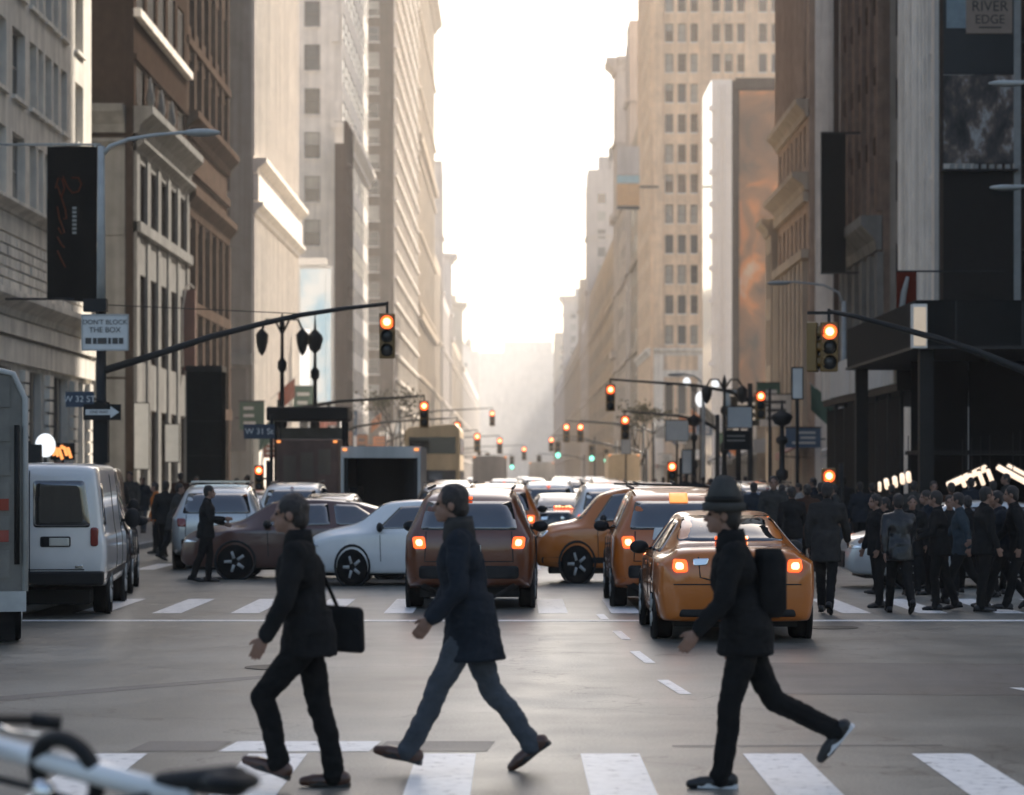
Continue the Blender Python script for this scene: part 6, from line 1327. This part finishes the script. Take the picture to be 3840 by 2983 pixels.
SGN = [('white', M_SIGNW), ('black', M_BLACK), ('red', mat('sign_red', (.2, .05, .03), .5, var=.1)), ('blue', mat('sign_mid_blue', (.04, .09, .16), .5, var=.1)), ('tan', M_TANL), ('orange', mat('sign_orange', (.45, .14, .03), .5, var=.1)), ('green', mat('sign_green', (.03, .09, .06), .5, var=.1))]
for side, sx in (('left', -1), ('right', 1)):
    cnt = {}
    for k in range(26):
        d = (152 if side == 'left' else 122) + k * 7.5 + rnd.uniform(-2, 2)
        wall = 16.0 if (side == 'left' or d > 312) else (18.2 if d > 184 else 16)
        if side == 'right' and 161 < d < 184: wall = 15.6
        z = rnd.uniform(2.9, 6.4); nm, mm = rnd.choice(SGN); kind = rnd.choice(('blade', 'blade', 'awning', 'flag'))
        cnt[(nm, kind)] = cnt.get((nm, kind), 0) + 1; o_ = ORD[min(12, cnt[(nm, kind)] - 1)]
        if kind == 'blade':
            w, h = rnd.uniform(.9, 1.9), rnd.uniform(.8, 2.4); t = thing('shop_sign', '%s projecting shop sign on the %s fronts, %s of that colour counting away' % (nm, side, o_), 'sign', (sx * wall, d, z), 0, 'shop signs along the avenue')
            a, b_ = sorted((-sx * .25, -sx * (.25 + w))); MB().box(a, b_, -.1, .1, 0, h).build('panel', mm, t); MB().box(a - .04, b_ + .04, -.13, .13, h, h + .07).build('cap', M_IRON, t); a, b_ = sorted((0, -sx * .3)); MB().box(a, b_, -.04, .04, h * .4, h * .4 + .08).build('bracket', M_IRON, t)
            for j in range(3): a, b_ = sorted((-sx * (.35 + w * .1), -sx * (.2 + w * rnd.uniform(.6, .9)))); MB().box(a, b_, -.115, -.101, h * (.2 + j * .26), h * (.3 + j * .26)).build('stripe', M_SIGNK if nm in ('white', 'tan', 'orange') else M_SIGNW, t)
        elif kind == 'awning':
            L = rnd.uniform(3, 6); t = thing('awning', '%s shop awning on the %s fronts, %s of that colour counting away' % (nm, side, o_), 'awning', (sx * wall, d, 2.7), 0, 'shop awnings along the avenue')
            MB().rings([[(0, y, 1.1), (-sx * 1.6, y, .35), (-sx * 1.6, y, 0), (-sx * 1.54, y, 0), (-sx * 1.54, y, .30), (0, y, 1.0)] for y in (0, L)]).build('canvas', mm, t)
            for y in (.1, L - .1): MB().tube((0, y, .1), (-sx * 1.5, y, .2), .02, .02, 5).build('strut', M_IRON, t)
        else:
            t = thing('flag', '%s flag on a slanting pole, %s fronts, %s of that colour' % (nm, side, o_), 'flag', (sx * wall, d, z + .8), 0, 'cloth banners along the avenue')
            MB().tube((0, 0, 0), (-sx * 1.7, 0, 1.5), .03, .025, 6).build('pole', M_STEEL, t); nx = 6; vs = [(-sx * (.5 + 1.1 * i / nx), .09 * sin(i * 1.3 + j) + tt, .45 + 1.0 * i / nx - 1.3 * j / 4) for tt in (0, .02) for j in range(5) for i in range(nx + 1)]
            MB().add(vs, [(tt * 35 + j * 7 + i, tt * 35 + j * 7 + i + 1, tt * 35 + j * 7 + i + 8, tt * 35 + j * 7 + i + 7) for tt in (0, 1) for j in range(4) for i in range(nx)]).build('cloth', mm, t, True)

# ------------------------------------------------------------ parked bicycle at the lower left, close to the camera
bk = thing('bicycle', 'white bicycle with a thick top tube and black lock parked at the lower left corner', 'bicycle', (-1.02, 8.3, 0), R(148)); bk.scale = (1.13, 1.13, 1.06)
Mw = mat('bicycle_white', (.72, .72, .70), .3, var=.05, coat=.7)
def tb(a, b_, r, nm, m, par=None): return MB().path([a, b_], r, 14).build(nm, m, par or bk, True)
sc_, bb_, h0, h1, ra, fa = (0, 0, .84), (.20, 0, .30), (.85, 0, .975), (.89, 0, .74), (-.36, 0, .34), (1.03, 0, .34)
tb(sc_, h0, .036, 'top_tube', Mw); tb(bb_, (.88, 0, .78), .036, 'down_tube', Mw); tb((-.01, 0, .87), bb_, .028, 'seat_tube', Mw); tb(h1, (.84, 0, 1.02), .034, 'head_tube', Mw)
for s in (-1, 1): tb((0, 0, .80), (ra[0], s * .06, ra[2]), .013, 'seat_stay', Mw); tb(bb_, (ra[0], s * .06, ra[2]), .015, 'chain_stay', Mw); tb((.90, s * .05, .70), (fa[0], s * .05, fa[2]), .018, 'fork', Mw)
sd = MB(); sd.capsule((-.16, 0, .90), (.09, 0, .885), .05, .026, 12); sd.ball((-.15, 0, .90), (.08, .09, .035), 12, 8); sd.build('saddle', M_PLAST, bk, True)
for cx in (ra, fa):
    w_ = MB().lathe([(.322, -.018), (.34, -.012), (.34, .012), (.322, .018), (.312, 0)], (0, 0, 0), 'Y', 40).build('wheel', M_RUBBER, bk, True, (cx[0], 0, .34))
    MB().lathe([(.31, -.012), (.32, 0), (.31, .012), (.30, 0)], (0, 0, 0), 'Y', 40).build('rim', M_CHROME, w_, True); sp = MB()
    for k in range(20): a = 2 * pi * k / 20; sp.tube((.02 * cos(a + .4), .02 * (-1)**k, .02 * sin(a + .4)), (.305 * cos(a), 0, .305 * sin(a)), .002, .002, 4)
    sp.build('spokes', M_CHROME, w_)
tb((.84, 0, 1.02), (.89, 0, 1.0), .018, 'stem', M_PLAST)
hb = MB().path([(.84, -.31, 1.0), (.90, -.20, 1.01), (.89, -.06, 1.0), (.89, .06, 1.0), (.90, .20, 1.01), (.84, .31, 1.0)], .016, 10).build('handlebar', M_PLAST, bk, True)
for s in (-1, 1):
    MB().path([(.78, s * .36, .99), (.85, s * .305, 1.0)], .024, 10).build('grip', M_PLAST, hb, True)
    MB().path([(.92, s * .22, .99), (.92, s * .29, .96), (.86, s * .35, .95)], .009, 6).build('brake_lever', M_CHROME, hb, True); MB().ball((.90, s * .17, 1.03), (.022, .022, .02), 12, 8).build('bell', M_CHROME, hb, True)
MB().path([(.90, -.1, 1.0), (.99, -.06, 1.0), (.98, -.02, .95), (.90, 0, .9)], .006, 6).build('cable', M_PLAST, bk, True)
bx_ = MB().box(.86, .99, -.10, .10, .86, 1.02).build('front_bag', M_PLAST, bk); bevelled(bx_, .03, 3)
lk = MB().path([(.44 + .11 * cos(a), .03 * sin(a), .88 + .115 * sin(a)) for a in [2 * pi * k / 24 for k in range(24)]], .026, 10, closed=True).build('lock', M_PLAST, bk, True); MB().lathe([(.01, .0), (.034, .0), (.038, .03), (.01, .04)], (.47, .05, .835), 'Y', 16).build('lock_cylinder', M_CHROME, lk, True)
MB().path([(.10, .05, .845), (.30, .055, .80), (.50, .05, .84), (.66, .05, .86)], .012, 8).build('lock_cable', M_PLAST, lk, True)
MB().lathe([(.05, -.01), (.09, -.006), (.09, .006), (.05, .01)], (bb_[0], .05, bb_[2]), 'Y', 20).build('chainring', M_STEEL, bk, True)
for s in (-1, 1): MB().tube((bb_[0], s * .06, bb_[2]), (bb_[0] + s * .12, s * .07, bb_[2] - s * .12), .012, .01, 6).build('crank', M_STEEL, bk)
